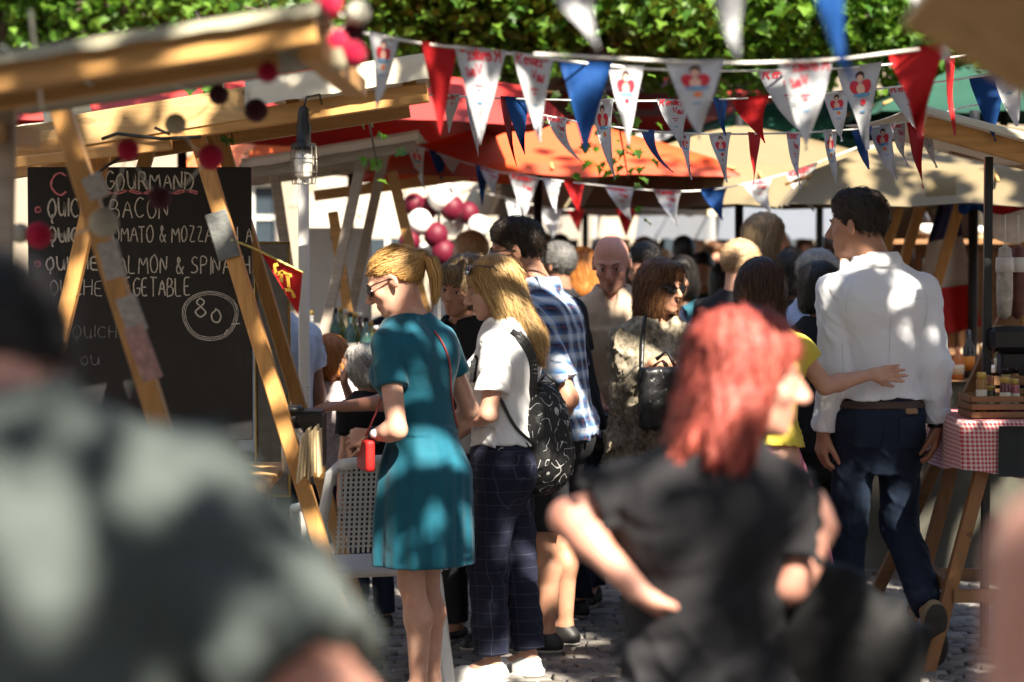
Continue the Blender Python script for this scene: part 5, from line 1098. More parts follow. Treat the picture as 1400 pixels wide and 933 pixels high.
crate('slatted crate of small jars at the left end of the right table', 1.86, 9.22, .26, .2, .09, DARKW); crate('slatted crate in the middle of the right table', 2.16, 9.24, .26, .2, .10, DARKW); crate('rear slatted crate on the right table', 2.02, 9.55, .3, .2, .15, DARKW)
JC = [mat('jar_%d' % k, c, .25, .15, spec=.6) for k, c in enumerate(((.30, .14, .03), (.12, .02, .03), (.35, .25, .08), (.05, .06, .03), (.4, .1, .12)))]
WH = ('first', 'second', 'third', 'fourth', 'fifth', 'sixth', 'seventh', 'eighth', 'ninth', 'tenth', 'eleventh', 'twelfth', 'thirteenth', 'fourteenth')
jn = ('honey', 'wine red', 'mustard', 'dark olive', 'pink')
def jar(label, x, y, z, r, h, k, g): 
    rt = empty('jar', (x, y, z), 0, label, 'jar', g); m = MB(); m.lathe([(r * .9, 0), (r, .006), (r, h * .8), (r * .85, h * .86)], n=12); m.build('glass', JC[k % 5], rt); m = MB(); m.lathe([(r * .9, h * .85), (r * .9, h), (r * .8, h + .003)], n=12); m.build('lid', CAPS[(k + 1) % 3], rt); m = MB(); m.lathe([(r + .001, h * .2), (r + .001, h * .6)], n=12); m.build('label', LAB[k % 3], rt)
for k in range(12):
    cx_, cy_ = ((1.86, 9.22), (2.16, 9.24), (2.02, 9.55))[k % 3]; jar('%s jar in a crate on the right table, %s of twelve' % (jn[k % 5], WH[k]), cx_ + (-.07 + .045 * (k // 3)), cy_ + .05 * ((k // 3) % 2) - .02, zt2 + .012, .02, random.uniform(.10, .16), k, 'jars in the crates on the right table')
m = MB(); m.box((2.0, 9.62, zt2 + .28), (.22, .16, .10), None, .02); m.box((2.0, 9.62, zt2 + .115), (.12, .10, .23), None, .01); tag(m.build('card_reader', mat('black_plastic', (.015, .015, .017), .3)), 'black box-shaped scale standing behind the crates', 'scale')
# salami hanging
for k, (px, d) in enumerate(((1374, 9.7), (1392, 9.75), (1408, 9.8))):
    p = W(px, 335, d); rt = empty('salami', (p[0], p[1], p[2]), 0, ('pale netted salami hanging nearest the black pole', 'dark salami hanging between two others on the right', 'dark salami hanging at the right edge')[k], 'sausage', 'hanging sausages'); m = MB(); m.lathe([(.004, 0), (.025, -.015), (.032, -.08), (.034, -.2), (.028, -.28), (.006, -.30)], n=12); m.build('sausage', mat('salami_%d' % k, ((.45, .40, .33), (.12, .04, .03), (.16, .06, .045))[k], .6, .3, 40, .4), rt)
    m = MB(); m.lathe([(.036, -.05), (.038, -.08), (.037, -.11)], n=12); m.build('band', mat('white_band', (.65, .6, .55), .8), rt); m = MB(); m.tube([(0, 0, 0), (0, 0, .12)], .003, 5); m.build('string', TW, rt)
# goods table behind
t2 = empty('cloth_covered_table', (0, 0, 0), 0, 'table with olive grey cloth behind the man in white', 'table'); m = MB(); m.box((2.18, 11.9, .93), (1.0, .7, .04), None, .004); m.build('table_top', DARKW, t2); g_ = np.zeros((30, 6, 3))
for i in range(30):
    for j in range(6): g_[i, j] = (1.67 + 1.02 * i / 29, 11.53 + .015 * math.sin(i * .9) * j / 5, .955 - .9 * j / 5)
sheet('cloth', g_, .003, cloth_mat('olive_cloth', (.06, .057, .045)), t2)
for k in range(13): ci = (k * 3 + 1) % 8; x = 1.72 + k * .075; h = random.uniform(.14, .26); rt = empty('bottle', (x, 11.75 + (k % 2) * .12, .952), 0, '%s bottle on the far right table, %s from the left' % (names[ci], WH[k]), 'bottle', 'bottles on the far right table'); m = MB(); r = .03; m.lathe([(r * .9, 0), (r, .008), (r, h * .6), (r * .4, h * .78), (r * .4, h)], n=10); m.build('body', mat('bottle_glass_%d' % ci, BCOL[ci][0], .1), rt); m = MB(); m.lathe([(r + .001, h * .15), (r + .001, h * .45)], n=10); m.build('label', LAB[k % 3], rt)
# white plastic armchair
pc = empty('plastic_chair', (-.53, 9.05, 0), R(16), 'white plastic armchair with lattice back behind the teal dress', 'chair'); PL = mat('white_plastic', (.62, .62, .60), .35, .03, spec=.5)
m = MB(); m.box((0, .02, .42), (.46, .44, .03), None, .012); m.build('seat', PL, pc)
for sx in (-1, 1):
    m = MB(); m.bar((sx * .20, .20, .41), (sx * .24, .25, 0), .05, .04, (0, 1, 0), .008); m.build('leg', PL, pc); m = MB(); m.bar((sx * .20, -.18, .41), (sx * .23, -.27, 0), .05, .04, (0, 1, 0), .008); m.build('leg', PL, pc)
    m = MB(); m.tube([(sx * .225, -.20, .43), (sx * .235, -.235, .62), (sx * .21, -.27, .80), (sx * .17, -.28, .84)], [.024, .022, .02, .018], 8); m.tube([(sx * .235, -.24, .64), (sx * .26, -.05, .66), (sx * .26, .16, .63), (sx * .245, .19, .42)], .02, 8); m.build('armrest', PL, pc)
m = MB(); m.tube([(x, -.285 - .01 * math.cos(x * 8), .845 - x * x * .4) for x in np.linspace(-.18, .18, 9)], .022, 8); m.build('top_rail', PL, pc)
for k in range(19): x = -.171 + .019 * k; m = MB(); m.bar((x, -.205, .50), (x, -.275, .83 - x * x * .4), .009, .007, (0, 1, 0), .001); m.build('back_slat', PL, pc)
for k in range(16): z = .525 + .0185 * k; m = MB(); m.box((0, -.208 - .07 * (z - .5) / .33, z), (.36, .006, .007), None, .001); m.build('cross_slat', PL, pc)
# ------------------------------------------------------------------ bunting
INKR = mat('red_ink', (.55, .03, .05), .8); INKB = mat('blue_ink', (.12, .30, .50), .8); INKO = mat('orange_ink', (.7, .2, .06), .8); INKD = mat('dark_ink', (.06, .035, .04), .8); INKS = mat('skin_ink', (.7, .42, .32), .8)
def bunting(label, pts, flags, cordr=.004, tape=True, group='bunting strings'):
    root = empty('bunting', (0, 0, 0), 0, label, 'bunting', group); pts = np.array(pts, float); o = np.argsort(pts[:, 0]); pts = pts[o]
    line = lambda x: W(x, np.interp(x, pts[:, 0], pts[:, 1]), np.interp(x, pts[:, 0], pts[:, 2]))
    m = MB(); xs = np.linspace(pts[0, 0], pts[-1, 0], 60); ys = np.interp(xs, pts[:, 0], pts[:, 1]); ys = np.convolve(np.pad(ys, 3, 'edge'), np.ones(7) / 7, 'valid'); zs_ = np.interp(xs, pts[:, 0], pts[:, 2])
    L2 = lambda x: W(x, np.interp(x, xs, ys), np.interp(x, xs, zs_))
    m.tube([L2(x) for x in xs], cordr, 6); m.build('cord', TW, root)
    for k, (xa, xb, yb, c, pr, *rest) in enumerate(flags):
        sw = rest[0] if rest else random.uniform(-.03, .05); a, b = L2(xa), L2(xb); d = np.interp((xa + xb) / 2, xs, zs_); w = b[0] - a[0]; ln = (yb - np.interp((xa + xb) / 2, xs, ys)) * d / FPX
        real = .155; yaw = math.acos(min(1, max(.25, w / real))) * random.choice((-1, 1)); ex = np.array((w, math.tan(yaw) * w * .9, b[2] - a[2])); c0 = (a + b) / 2; ph = random.uniform(0, 6); rip = random.uniform(.010, .024)
        def place(u, v, off=0.0, c0=c0, ex=ex, ln=ln, sw=sw, ph=ph, rip=rip, d=d):
            p = c0 + ex * (u * (1 - v)) + np.array((sw * v * v, .05 * sw * v, -ln * v + .006)); n = rip * math.sin(ph + 6 * v + 3 * u) * (v + .15) * 1.6 + .012 * math.sin(ph * 2 + 9 * v); p[1] += n + off; return p
        g_ = np.array([[place(i / 6 - .5, .998 * j / 9) for j in range(10)] for i in range(7)])
        fo = sheet('flag', g_, .0012, {'r': RED, 'b': BLUE, 'w': WHITE}[c], root)
        if tape and c: pass
        mir = 'm' in pr; sg = -1 if mir else 1; off = -.004
        if 't' in pr:
            q = MB(); S1 = text_strokes('Rendez-', .26, .78, .015, 3, .15); S2 = text_strokes('Vous', .26, .46, .015, 4, .15)
            ribbons(q, [[(x - .40, y - .22) for x, y in l] for l in S1], .035, lambda s, t: place(max(-.47, min(.47, sg * s / max(.3, 1 - max(0, -t * .6)))), max(.005, -t * .6), off), 0, 2)
            ribbons(q, [[(x - .06, y - .52) for x, y in l] for l in S2], .04, lambda s, t: place(max(-.47, min(.47, sg * s * .9)), max(.005, -t * .6), off), 0, 2)
            ribbons(q, [[(-.12, -.66), (.16, -.66)], [(-.05, -.74), (.1, -.74)]], .03, lambda s, t: place(sg * s, -t * .6, off), 0, 3); q.build('lettering', INKR, fo); q = MB(); ribbons(q, [[(-.12, -.95), (.12, -.95)]], .035, lambda s, t: place(sg * s, -t * .6, off), 0, 4); q.build('fine_print', INKB, fo)
        if 'l' in pr:
            def disc(cx, cy, rx, ry, mm, nm, o2):
                q = MB(); n = 14; q.add([place(sg * cx, cy, off - o2)] + [place(sg * (cx + rx * math.cos(t)), cy + ry * math.sin(t), off - o2) for t in np.linspace(0, 6.2832, n, endpoint=False)], [(0, 1 + i, 1 + (i + 1) % n) for i in range(n)]); q.build(nm, mm, fo)
            disc(-.16, .26, .15, .085, INKR, 'emblem_red', 0); disc(.17, .26, .15, .085, INKR, 'emblem_red', 0); disc(0, .13, .11, .06, INKD, 'emblem_dark', .001); disc(0, .16, .085, .045, INKS, 'emblem_face', .002); disc(0, .29, .13, .07, INKS, 'emblem_middle', .001); disc(.02, .355, .3, .025, INKB, 'emblem_blue', .002); disc(.04, .44, .12, .035, INKR if k % 2 else INKO, 'emblem_wedge', 0)
            q = MB(); ribbons(q, [[(-.15, -.55), (.15, -.55)]], .02, lambda s, t: place(sg * s, -t, off), 0, 4); q.build('fine_print', INKB, fo)
random.seed(12)
bunting('blurred front bunting from the ball lights across to the right edge', [(497, 42, 6.2), (560, 60, 6.3), (640, 66, 6.4), (760, 82, 6.5), (850, 93, 6.7), (960, 98, 7.0), (1150, 95, 7.6), (1280, 82, 7.9), (1425, 62, 8.2)],
  [(505, 545, 152, 'w', 'l', -.02), (576, 626, 188, 'r', '', .0), (620, 692, 200, 'w', 'tm', .0), (700, 757, 198, 'w', 't', .02), (765, 835, 212, 'b', '', .0), (830, 880, 204, 'w', 'l', .01), (1040, 1105, 190, 'w', 't', .06), (1150, 1200, 208, 'w', 'l', .03), (1287, 1308, 188, 'r', '', .02), (1352, 1404, 175, 'w', 't', .03)])
bunting('nearest bunting on the right with a large red flag', [(730, 74, 5.7), (910, 84, 5.8), (1000, 87, 5.9), (1140, 83, 6.0), (1220, 72, 6.0), (1290, 64, 6.0), (1425, 40, 6.0)], [(911, 989, 195, 'w', 'l', .01), (1063, 1141, 210, 'w', 'tm', .0), (1218, 1290, 192, 'r', '', .01)])
bunting('sharp bunting line crossing behind the front flags', [(520, 126, 9.0), (620, 132, 9.0), (745, 137, 9.0), (900, 139, 9.0), (1050, 134, 9.0), (1215, 121, 9.1), (1330, 106, 9.2), (1425, 92, 9.3)],
  [(604, 630, 184, 'w', 't', -.01), (636, 658, 217, 'w', 'l', .02), (684, 700, 230, 'r', '', .04), (690, 724, 214, 'b', '', .03), (808, 838, 247, 'w', 'l', .05), (896, 946, 205, 'w', 't', .03), (972, 997, 188, 'b', '', .02), (1000, 1050, 198, 'r', '', .06), (1128, 1160, 196, 'w', 'l', .02), (1214, 1268, 188, 'w', 't', .06), (1325, 1376, 196, 'b', '', .03)])
bunting('lower sharp bunting line above the man in the white shirt', [(690, 146, 9.6), (780, 166, 9.6), (900, 182, 9.6), (1000, 184, 9.6), (1100, 182, 9.6), (1200, 175, 9.6), (1265, 162, 9.6), (1340, 140, 9.6)],
  [(747, 775, 224, 'w', 't', .10), (878, 894, 238, 'b', '', .10), (926, 946, 248, 'w', 'l', .03), (971, 998, 252, 'w', 'l', .03), (1020, 1042, 253, 'r', '', .0), (1072, 1097, 260, 'w', 't', .03), (1122, 1148, 258, 'w', 'l', .03), (1166, 1189, 234, 'b', '', .03), (1190, 1222, 248, 'w', 'l', .06), (1214, 1241, 230, 'w', 't', .04), (1243, 1262, 260, 'r', '', .03), (1250, 1279, 232, 'w', 't', .05)])
bunting('blurred far bunting sagging behind the heads', [(548, 192, 13.0), (640, 225, 13.0), (700, 240, 13.0), (800, 252, 13.0), (900, 262, 13.0), (970, 262, 13.0), (1060, 243, 13.0), (1110, 226, 13.0), (1215, 185, 13.0)],
  [(556, 582, 262, 'w', 'l', .05), (586, 612, 250, 'b', '', .02), (600, 630, 240, 'w', '', .02), (650, 668, 284, 'b', '', .0), (655, 684, 270, 'w', 't', .03), (695, 738, 306, 'w', 't', .0), (742, 768, 294, 'w', '', .02), (770, 800, 294, 'r', '', .03), (826, 868, 305, 'w', 't', .07), (893, 932, 312, 'w', 't', .06), (957, 995, 304, 'b', '', .05), (1015, 1057, 292, 'w', 't', .07), (1073, 1118, 292, 'w', 't', .07), (1180, 1210, 246, 'w', '', .04)])
bunting('low far bunting with dark red flags behind the crowd', [(640, 258, 16.5), (760, 288, 16.5), (850, 283, 16.5), (930, 290, 16.5)], [(690, 720, 330, 'w', '', .0), (735, 770, 330, 'w', '', .02), (776, 800, 320, 'r', '', .02), (840, 872, 325, 'r', '', .0)])
bunting('closest bunting, only its blurred flag tips hanging in at the top', [(700, -50, 3.9), (1000, -62, 3.9), (1150, -70, 3.9), (1420, -60, 4.0)], [(735, 820, 72, 'w', '', .05), (950, 1035, 84, 'w', '', .02), (1085, 1165, 115, 'b', '', .05), (1215, 1300, 85, 'w', 'tm', .05), (1320, 1400, 120, 'b', '', .0)])
# ------------------------------------------------------------------ the people in the lane
H_BLOND = hair_mat('honey_blond_hair', (.20, .085, .02), (.68, .42, .15)); H_LBLOND = hair_mat('light_blond_hair', (.30, .17, .06), (.70, .47, .21)); H_ASH = hair_mat('ash_blond_hair', (.12, .08, .045), (.42, .30, .17))
H_DARK = hair_mat('dark_brown_hair', (.012, .008, .006), (.05, .032, .022)); H_BLACK = hair_mat('black_hair', (.008, .007, .007), (.025, .02, .018)); H_RED = hair_mat('dyed_red_hair', (.14, .012, .013), (.60, .15, .11)); H_BROWN = hair_mat('brown_hair', (.05, .02, .009), (.24, .11, .045)); H_GREY = hair_mat('grey_hair', (.22, .21, .2), (.6, .58, .55)); H_GINGER = hair_mat('ginger_hair', (.30, .09, .015), (.62, .28, .08)); H_SAND = hair_mat('sandy_hair', (.30, .18, .09), (.70, .50, .30)); H_PEPPER = hair_mat('pepper_hair', (.05, .05, .05), (.2, .19, .18))
TEAL = cloth_mat('teal_jersey', (.003, .085, .13), .75); BLACKC = cloth_mat('black_cotton', (.012, .012, .014), .9); WHITEC = cloth_mat('white_cotton', (.72, .72, .73), .85, .03); SHIRTW = cloth_mat('white_poplin', (.74, .75, .79), .8, .02); PLAID = cloth_mat('plaid_shirt_cloth', '#334466', kind='plaid')
WPANE = cloth_mat('windowpane_navy', (.010, .012, .028), kind='windowpane', col2=(.12, .13, .18)); DENIM = cloth_mat('dark_denim', (.006, .012, .027), kind='denim', col2=(.014, .025, .05)); CHAR = cloth_mat('charcoal_cotton', (.018, .018, .021), .85); GREYG = cloth_mat('grey_green_jersey', (.062, .075, .073), .9); SALMON = cloth_mat('salmon_polo_cloth', (.44, .34, .25), .9); OLIVE = cloth_mat('olive_print', (.07, .06, .04), kind='blotch', col2=(.42, .36, .27)); YELLOW = cloth_mat('yellow_jersey', (.58, .46, .06)); PINK = cloth_mat('pink_cotton', (.55, .16, .26)); LBLUE = cloth_mat('light_blue_shirt_cloth', (.34, .42, .62)); FLORAL = cloth_mat('floral_print', (.30, .24, .24), kind='blotch', col2=(.62, .55, .55)); NAVY = cloth_mat('navy_cotton', (.015, .02, .045))
SHB = mat('black_shoe', (.015, .014, .014), .5); SHW = mat('white_sneaker', (.70, .69, .67), .5, .05); SHT = mat('tan_suede_shoe', (.20, .15, .09), .85); LEATH = mat('black_leather', (.010, .010, .011), .38, .2, 30, .3, spec=.5); SOFTL = mat('soft_black_leather', (.010, .010, .011), .7, .2, 30, .4, spec=.2); REDL = mat('red_leather', (.36, .012, .010), .55, .15, 30, .3, spec=.3); SOLED = mat('dark_sole', (.03, .026, .024), .85)
X = lambda px, d: (px - 700) / FPX * d
cst = lambda *v: np.array(v, float)
def ring_fold(n, amp, z0, z1, seed=0):
    r = random.Random(seed); ph = [r.uniform(0, 6) for _ in range(4)]
    return lambda t, z: (amp * np.clip((z0 - z) / (z0 - z1), 0, 1) ** .8 * (np.sin(n * t + ph[0] + 1.5 * np.sin(2 * t + ph[1])) * .6 + .5 * np.sin(round(n * .6) * t + ph[2]) * np.sin(round(n * 1.6) * t + ph[3]))).astype(f32)
# 1 teal dress
d = 8.5
J = person('woman in a short teal dress with blond ponytail and sunglasses, red bag', (X(578, d), d), 52, 1.665, 'f', res=.0062, skin='fair', lean=(-.01, .05), head=(34, 24, 6), hoff=(0, .012, -.012),
  arms={'L': (W(543, 588, d - .19), W(507, 596, d - .10), (-.85, .25, -.10), (.2, .9, -.35), .75), 'R': (W(641, 560, d + .20), W(600, 610, d + .3), (-.9, -.2, 0), (0, -1, 0), .4)},
  dress=dict(mat=TEAL, secs=lambda q, off: [(.545 * q, 0, .0, .205 * q, .185 * q), (.72 * q, 0, .0, .200 * q, .182 * q), (.90 * q, 0, -.01, .192 * q, .168 * q), (1.0 * q, 0, 0, .156 * q, .132 * q), (1.065 * q, 0, 0, .135 * q, .108 * q)], fold=ring_fold(10, .011, 1.03, .60, 8), sleeve=.50, neck='scoop', wr=.0013),
  hair=dict(style='ponytail', mat=H_BLOND, n=1100, extra=lambda o, M, s: tail_strands([(0, -.130, .040), (.0, -.158, .02), (0, -.150, -.05), (0, -.118, -.115), (0, -.105, -.14)], [.016, .036, .038, .026, .006], 420, 1, o, M, s, .0024)), glasses='on', shoes=dict(mat=SHB, low=True), brow=(.3, .18, .08),
  legs={'L': ((-.07, .0, .48), (-.065, -.03, .085), (-.1, 1, 0), (0, 0, -1)), 'R': ((.075, .05, .48), (.085, .03, .085), (.2, 1, 0), (0, 0, -1))})
rt = J['root']; m = MB(); wr = J['arms']['L'][2]; el = J['arms']['L'][1]; ax = (wr - el) / np.linalg.norm(wr - el); m.tube([wr - ax * .035, wr - ax * .015], .031, 14); wo = m.build('watch', BM, rt); m = MB(); c = wr - ax * .025 + J['D']((-.1, -1, .2)) * .030; m.ball(c, (.017, .017, .017), 12, 8); m.build('watch_face', mat('watch_dial', (.6, .6, .6), .2), wo)
def bag_solid(name, label, P, lo, hi, h, m_, straps, sm, cat='bag', rs=.006):
    rt_ = empty(name, (0, 0, 0), 0, label, cat); solid('bag_body', P, lo, hi, h, m_, rt_)
    for pts in straps: q = MB(); q.tube(pts, rs, 6); q.build('strap', sm, rt_)
    return rt_
c = W(500, 622, d - .10); bx = lambda c, s, Mx=None, r=.02: (lambda P: (lambda Q: np.sqrt((np.maximum(np.abs(Q) - (np.array(s) / 2 - r).astype(f32), 0) ** 2).sum(1)) + np.minimum(np.max(np.abs(Q) - (np.array(s) / 2 - r).astype(f32), axis=1), 0) - r)((P - c.astype(f32)) if Mx is None else (P - c.astype(f32)) @ Mx.astype(f32)))
bag_solid('handbag', 'small red leather shoulder bag held by the woman in teal', [U(bx(c, (.034, .14, .11), rotm(R(18), 0), .010))], c - .16, c + .16, .006, REDL, [[W(500, 596, d - .14), W(514, 565, d - .20), W(521, 545, d - .16)], drape(J, [W(598, 448, d - .04), W(610, 468, d - .04), W(622, 495, d - .03), W(630, 540, d + .0), W(628, 585, d + .05)], .004)], mat('dull_red_strap', (.30, .05, .05), .5), rs=.0035)
# 2 girl with backpack
d = 8.96
J = person('girl in white tee with long blond hair, dark checked trousers and sneakers', (X(690, d), d), 76, 1.62, 'f', res=.0062, skin='fair', lean=(0, .0), head=(20, 14, 0), hoff=(0, .015, -.01),
  arms={'L': (W(668, 566, d - .16), W(632, 580, d - .05), (-.95, .4, -.15), (.2, .6, -.8), .5), 'R': (W(680, 560, d + .2), W(640, 585, d + .2), (-1, -.3, 0), (0, -1, 0), .5)},
  top=dict(mat=WHITEC, sleeve=.66, neck='crew', hem=.985, loose=.0, wr=.006, so=.030, name='t_shirt'), bottom=dict(kind='trousers', mat=WPANE, off=.008, loose=.022, len=.90, wr=.006),
  hair=dict(style='back_long', mat=H_LBLOND, n=1500, t=.008), glasses='up', shoes=dict(mat=SHW, sole=SHW), legs={'L': ((-.08, .05, .48), (-.08, .03, .085), (-.2, 1, 0), (0, 0, -1)), 'R': ((.085, -.03, .48), (.1, -.08, .085), (.2, 1, 0), (0, 0, -1))}, brow=(.22, .13, .06))
rt = J['root']; q = J['q']
for k_ in 'LR':
    hp, kn, an, td, dn, s_ = J['legs'][k_]; sd_ = np.cross(td, dn); so_ = [c_ for c_ in rt.children if c_.name.startswith('shoe')][0 if k_ == 'R' else 1]
    for i_ in range(4): m = MB(); c_ = an + (td * (.055 + .02 * i_) + dn * (.012 + .010 * i_)) * q; m.tube([c_ - sd_ * .026 * q + dn * .008, c_, c_ + sd_ * .026 * q + dn * .008], .0035, 6); m.build('lace', mat('grey_lace', (.30, .30, .30), .8), so_)
    m = MB(); c_ = an + (-td * .068 + dn * .02) * q; m.box(c_, (.02, .02, .035), None, .004); m.build('heel_tab', BM, so_)
BP = NT('black_swirl_print'); v = BP.coord(); nz = BP.n('TexNoise', {'Scale': 9.0, 'Detail': 1.5, 'Vector': v}); f_ = BP.math('FRACT', BP.math('MULTIPLY', nz.outputs[0], 9)); ln = BP.math('MULTIPLY', BP.math('COMPARE', f_, .5, .045), BP.math('GREATER_THAN', BP.noise(30, v, 1), .47)); BP.bump(BP.noise(60, v, 3), .3, .006); BP.base(BP.mix(ln, (.012, .012, .013), (.42, .42, .42)), .6, .35); BP = BP.m
bk = empty('backpack', (0, 0, 0), 0, 'black backpack with white squiggle print on the girl in the white tee', 'backpack'); c = W(746, 597, d + .05); Mx = rotm(R(76), R(-6))
solid('bag_body', [U(ell(c + cst(0, 0, -.05), (.14, .10, .17), Mx)), U(ell(c + cst(-.01, 0, .08), (.12, .075, .13), Mx), .06), U(ell(c + cst(.035, 0, -.09), (.11, .06, .10), Mx), .03), DISP(wrinkle(.008, 5, .09))], c - .3, c + .3, .0075, BP, bk)
m = MB(); band(m, drape(J, [W(744, 560, d - .02), W(730, 515, d - .10), W(712, 482, d - .11), W(697, 466, d - .09), W(684, 468, d - .09), W(674, 490, d - .11), W(670, 520, d - .12)], .008), .036, .008); m.build('strap', LEATH, bk); m = MB(); m.tube(drape(J, [W(672, 520, d - .12), W(690, 560, d - .16), W(712, 590, d - .12), W(732, 610, d - .06)], .006), .006, 6); m.build('strap', LEATH, bk)
m = MB(); m.tube([c + cst(-.03, 0, .19), c + cst(0, 0, .235), c + cst(.05, 0, .19)], .007, 6); m.build('handle', LEATH, bk)
# 3 plaid man
d = 9.62
J = person('man in blue plaid short-sleeved shirt and sunglasses behind the girl', (X(756, d), d), 66, 1.745, 'm', fat=1.08, res=.0066, skin='mid', lean=(0, .06), hoff=(0, .055, 0), head=(20, 8, 0), arms={'L': (W(776, 545, d - .17), W(742, 600, d - .02), (-.8, .4, -.3), (.3, .7, -.4), .5), 'R': None},
  top=dict(mat=PLAID, sleeve=.80, neck='collar', hem=.88, loose=.01, wr=.006, so=.03), bottom=dict(kind='shorts', mat=BLACKC, off=.010, loose=.03), hair=dict(style='short', mat=H_DARK, n=900, t=.006), glasses='on', shoes=dict(mat=SHB), beard=.35, brow=(.03, .02, .015))
# 4 short-haired blond woman pointing
d = 9.75
J = person('woman with short ash blond hair in a black top pointing to the left', (X(640, d), d), 140, 1.59, 'f', fat=1.08, res=.0066, skin='mid', head=(12, 10, -10), lean=(0, .03), arms={'R': (W(545, 548, d - .22), W(470, 556, d - .42), (-1, -.2, .02), (.1, .3, -1), .28), 'L': None},
  top=dict(mat=BLACKC, sleeve=.5, neck='v', hem=.84, wr=.005), bottom=dict(kind='trousers', mat=BLACKC, off=.006), hair=dict(style='messy_short', mat=H_ASH, n=900, t=.008), shoes=dict(mat=SHB, low=True), brow=(.12, .07, .04))
# 5 black tee man half hidden behind plaid
d = 10.35
J = person('man in a black tee and jeans hidden behind the plaid shirt', (X(766, d), d), 40, 1.70, 'm', fat=1.15, res=.010, skin='mid', head=(20, 30, 0), lean=(-.05, .10), top=dict(mat=BLACKC, sleeve=.6, neck='crew', hem=.82, loose=.02), bottom=dict(kind='trousers', mat=DENIM, loose=.02), hair=dict(style='crop', mat=H_PEPPER, n=300), shoes=dict(mat=SHB), face=False)
# 6 bald man
d = 10.75
J = person('bald man in a salmon polo shirt walking towards the camera', (X(838, d), d), 174, 1.68, 'm', fat=1.22, res=.0075, skin='pink', head=(-2, 16, 2), lean=(0, .03), arms={'R': (W(800, 520, d - .02), W(822, 562, d - .22), (.8, -.3, -.35), (.3, .8, .3), .9), 'L': (W(886, 515, d - .02), W(862, 562, d - .22), (-.8, -.3, -.35), (-.3, .8, .3), .9)},
  top=dict(mat=SALMON, sleeve=.85, neck='collar', hem=.80, loose=.03, so=.034, name='polo_shirt'), bottom=dict(kind='trousers', mat=NAVY), hair=dict(style='fringe_bald', mat=H_PEPPER, n=200), shoes=dict(mat=SHB), beard=.55, brow=(.16, .12, .1))
rs_ = empty('shoulder_bag', (0, 0, 0), 0, 'black shoulder bag with wide strap worn by the bald man', 'bag'); m = MB(); band(m, drape(J, [W(872, 404, d + .0), W(868, 425, d - .10), W(864, 470, d - .15), W(858, 520, d - .16), W(850, 570, d - .17)], .006), .04, .005); m.build('strap', LEATH, rs_); c = W(835, 590, d - .24); solid('bag_body', [U(bx(c, (.24, .07, .17), None, .025)), DISP(wrinkle(.005, 3))], c - .2, c + .2, .009, LEATH, rs_)
# 7 sunglasses woman
d = 10.15
J = person('woman with brown bob and dark sunglasses in an olive print blouse', (X(895, d), d), -158, 1.575, 'f', fat=1.05, res=.0068, skin='mid', head=(22, 4, 0), lean=(.0, .02), arms={'R': (W(858, 545, d - .02), W(893, 497, d - .19), (.8, -.15, .12), (.1, .6, -.8), .8), 'L': (W(948, 545, d + .02), W(930, 560, d - .15), (-.8, -.3, -.2), (0, .8, 0), .6)},
  top=dict(mat=OLIVE, sleeve=1.8, neck='v', hem=.80, loose=.03, wr=.008, so=.022, off=.022, name='blouse'), bottom=dict(kind='trousers', mat=BLACKC), hair=dict(style='bob_long', mat=H_BROWN, n=1000, t=.012), glasses='on', shoes=dict(mat=SHB), brow=(.06, .03, .02))
c = W(912, 545, d - .28); Mx = rotm(R(15), R(0)); bag_solid('handbag', 'glossy black handbag hugged by the woman with the brown bob', [U(bx(c, (.24, .08, .26), Mx, .03)), DISP(wrinkle(.007, 8, .08))], c - .25, c + .25, .0075, LEATH, [drape(J, [W(880, 520, d - .22), W(878, 485, d - .18), W(879, 450, d - .14), W(884, 432, d - .04), W(886, 428, d + .03)], .008), [W(925, 505, d - .28), W(912, 480, d - .25), W(897, 492, d - .25)]], LEATH, rs=.009)
# 8 man in white shirt
d = 9.42
J = person('tall man in white shirt and jeans walking away, head turned left', (X(1203, d), d), 8, 1.865, 'm', fat=.94, swk=.95, res=.0062, skin='mid', head=(52, 3, 0), hoff=(-.045, .0, -.01), lean=(-.012, .01), arms={'L': (W(1143, 505, d - .03), W(1126, 592, d + .02), (-.12, .05, -1), (.9, .3, 0), .55), 'R': (W(1277, 500, d + .0), W(1281, 582, d + .02), (-.05, .1, -1), (-.9, .3, 0), .45)},
  legs={'L': ((-.10, .06, .49), (-.10, .08, .085), (-.12, 1, 0), (0, 0, -1)), 'R': ((.10, .06, .50), (.115, -.27, .22), (.12, .35, -.93), (.08, -.93, -.35))},
  top=dict(mat=SHIRTW, sleeve=1.93, neck='collar', hem=.985, wr=.0045, so=.020, off=.014, wl=.12, st=(1, 1, .5)), bottom=dict(kind='trousers', mat=DENIM, off=.004, loose=.016, wr=.006), hair=dict(style='short', mat=H_DARK, n=1000, t=.008), shoes=dict(mat=SHT, sole=SOLED), brow=(.02, .015, .012), beard=.25)
q = J['q']; rt = J['root']; c = cst(0, 0, .966 * q); solid('belt', [U(lambda P, T=J['trousers']: field_eval(T, P) - .006), INT(bx(c, (.6, .6, .030 * q), None, .002))], c - .3, c + .3, .006, mat('brown_leather', (.05, .025, .015), .5), rt)
for sgn in (-1, 1): c = cst(sgn * .082 * q, -.14 * q, .865 * q); solid('back_pocket', [U(lambda P, T=J['trousers']: field_eval(T, P) - .0055), INT(bx(c, (.10 * q, .16, .115 * q), None, .004))], c - .12, c + .12, .0055, DENIM, rt)
c = cst(.085 * q, -.12 * q, .945 * q); solid('label_patch', [U(lambda P, T=J['trousers']: field_eval(T, P) - .009), INT(bx(c, (.05, .12, .022), None, .002))], c - .08, c + .08, .005, mat('tan_patch', (.28, .16, .08), .7), rt)
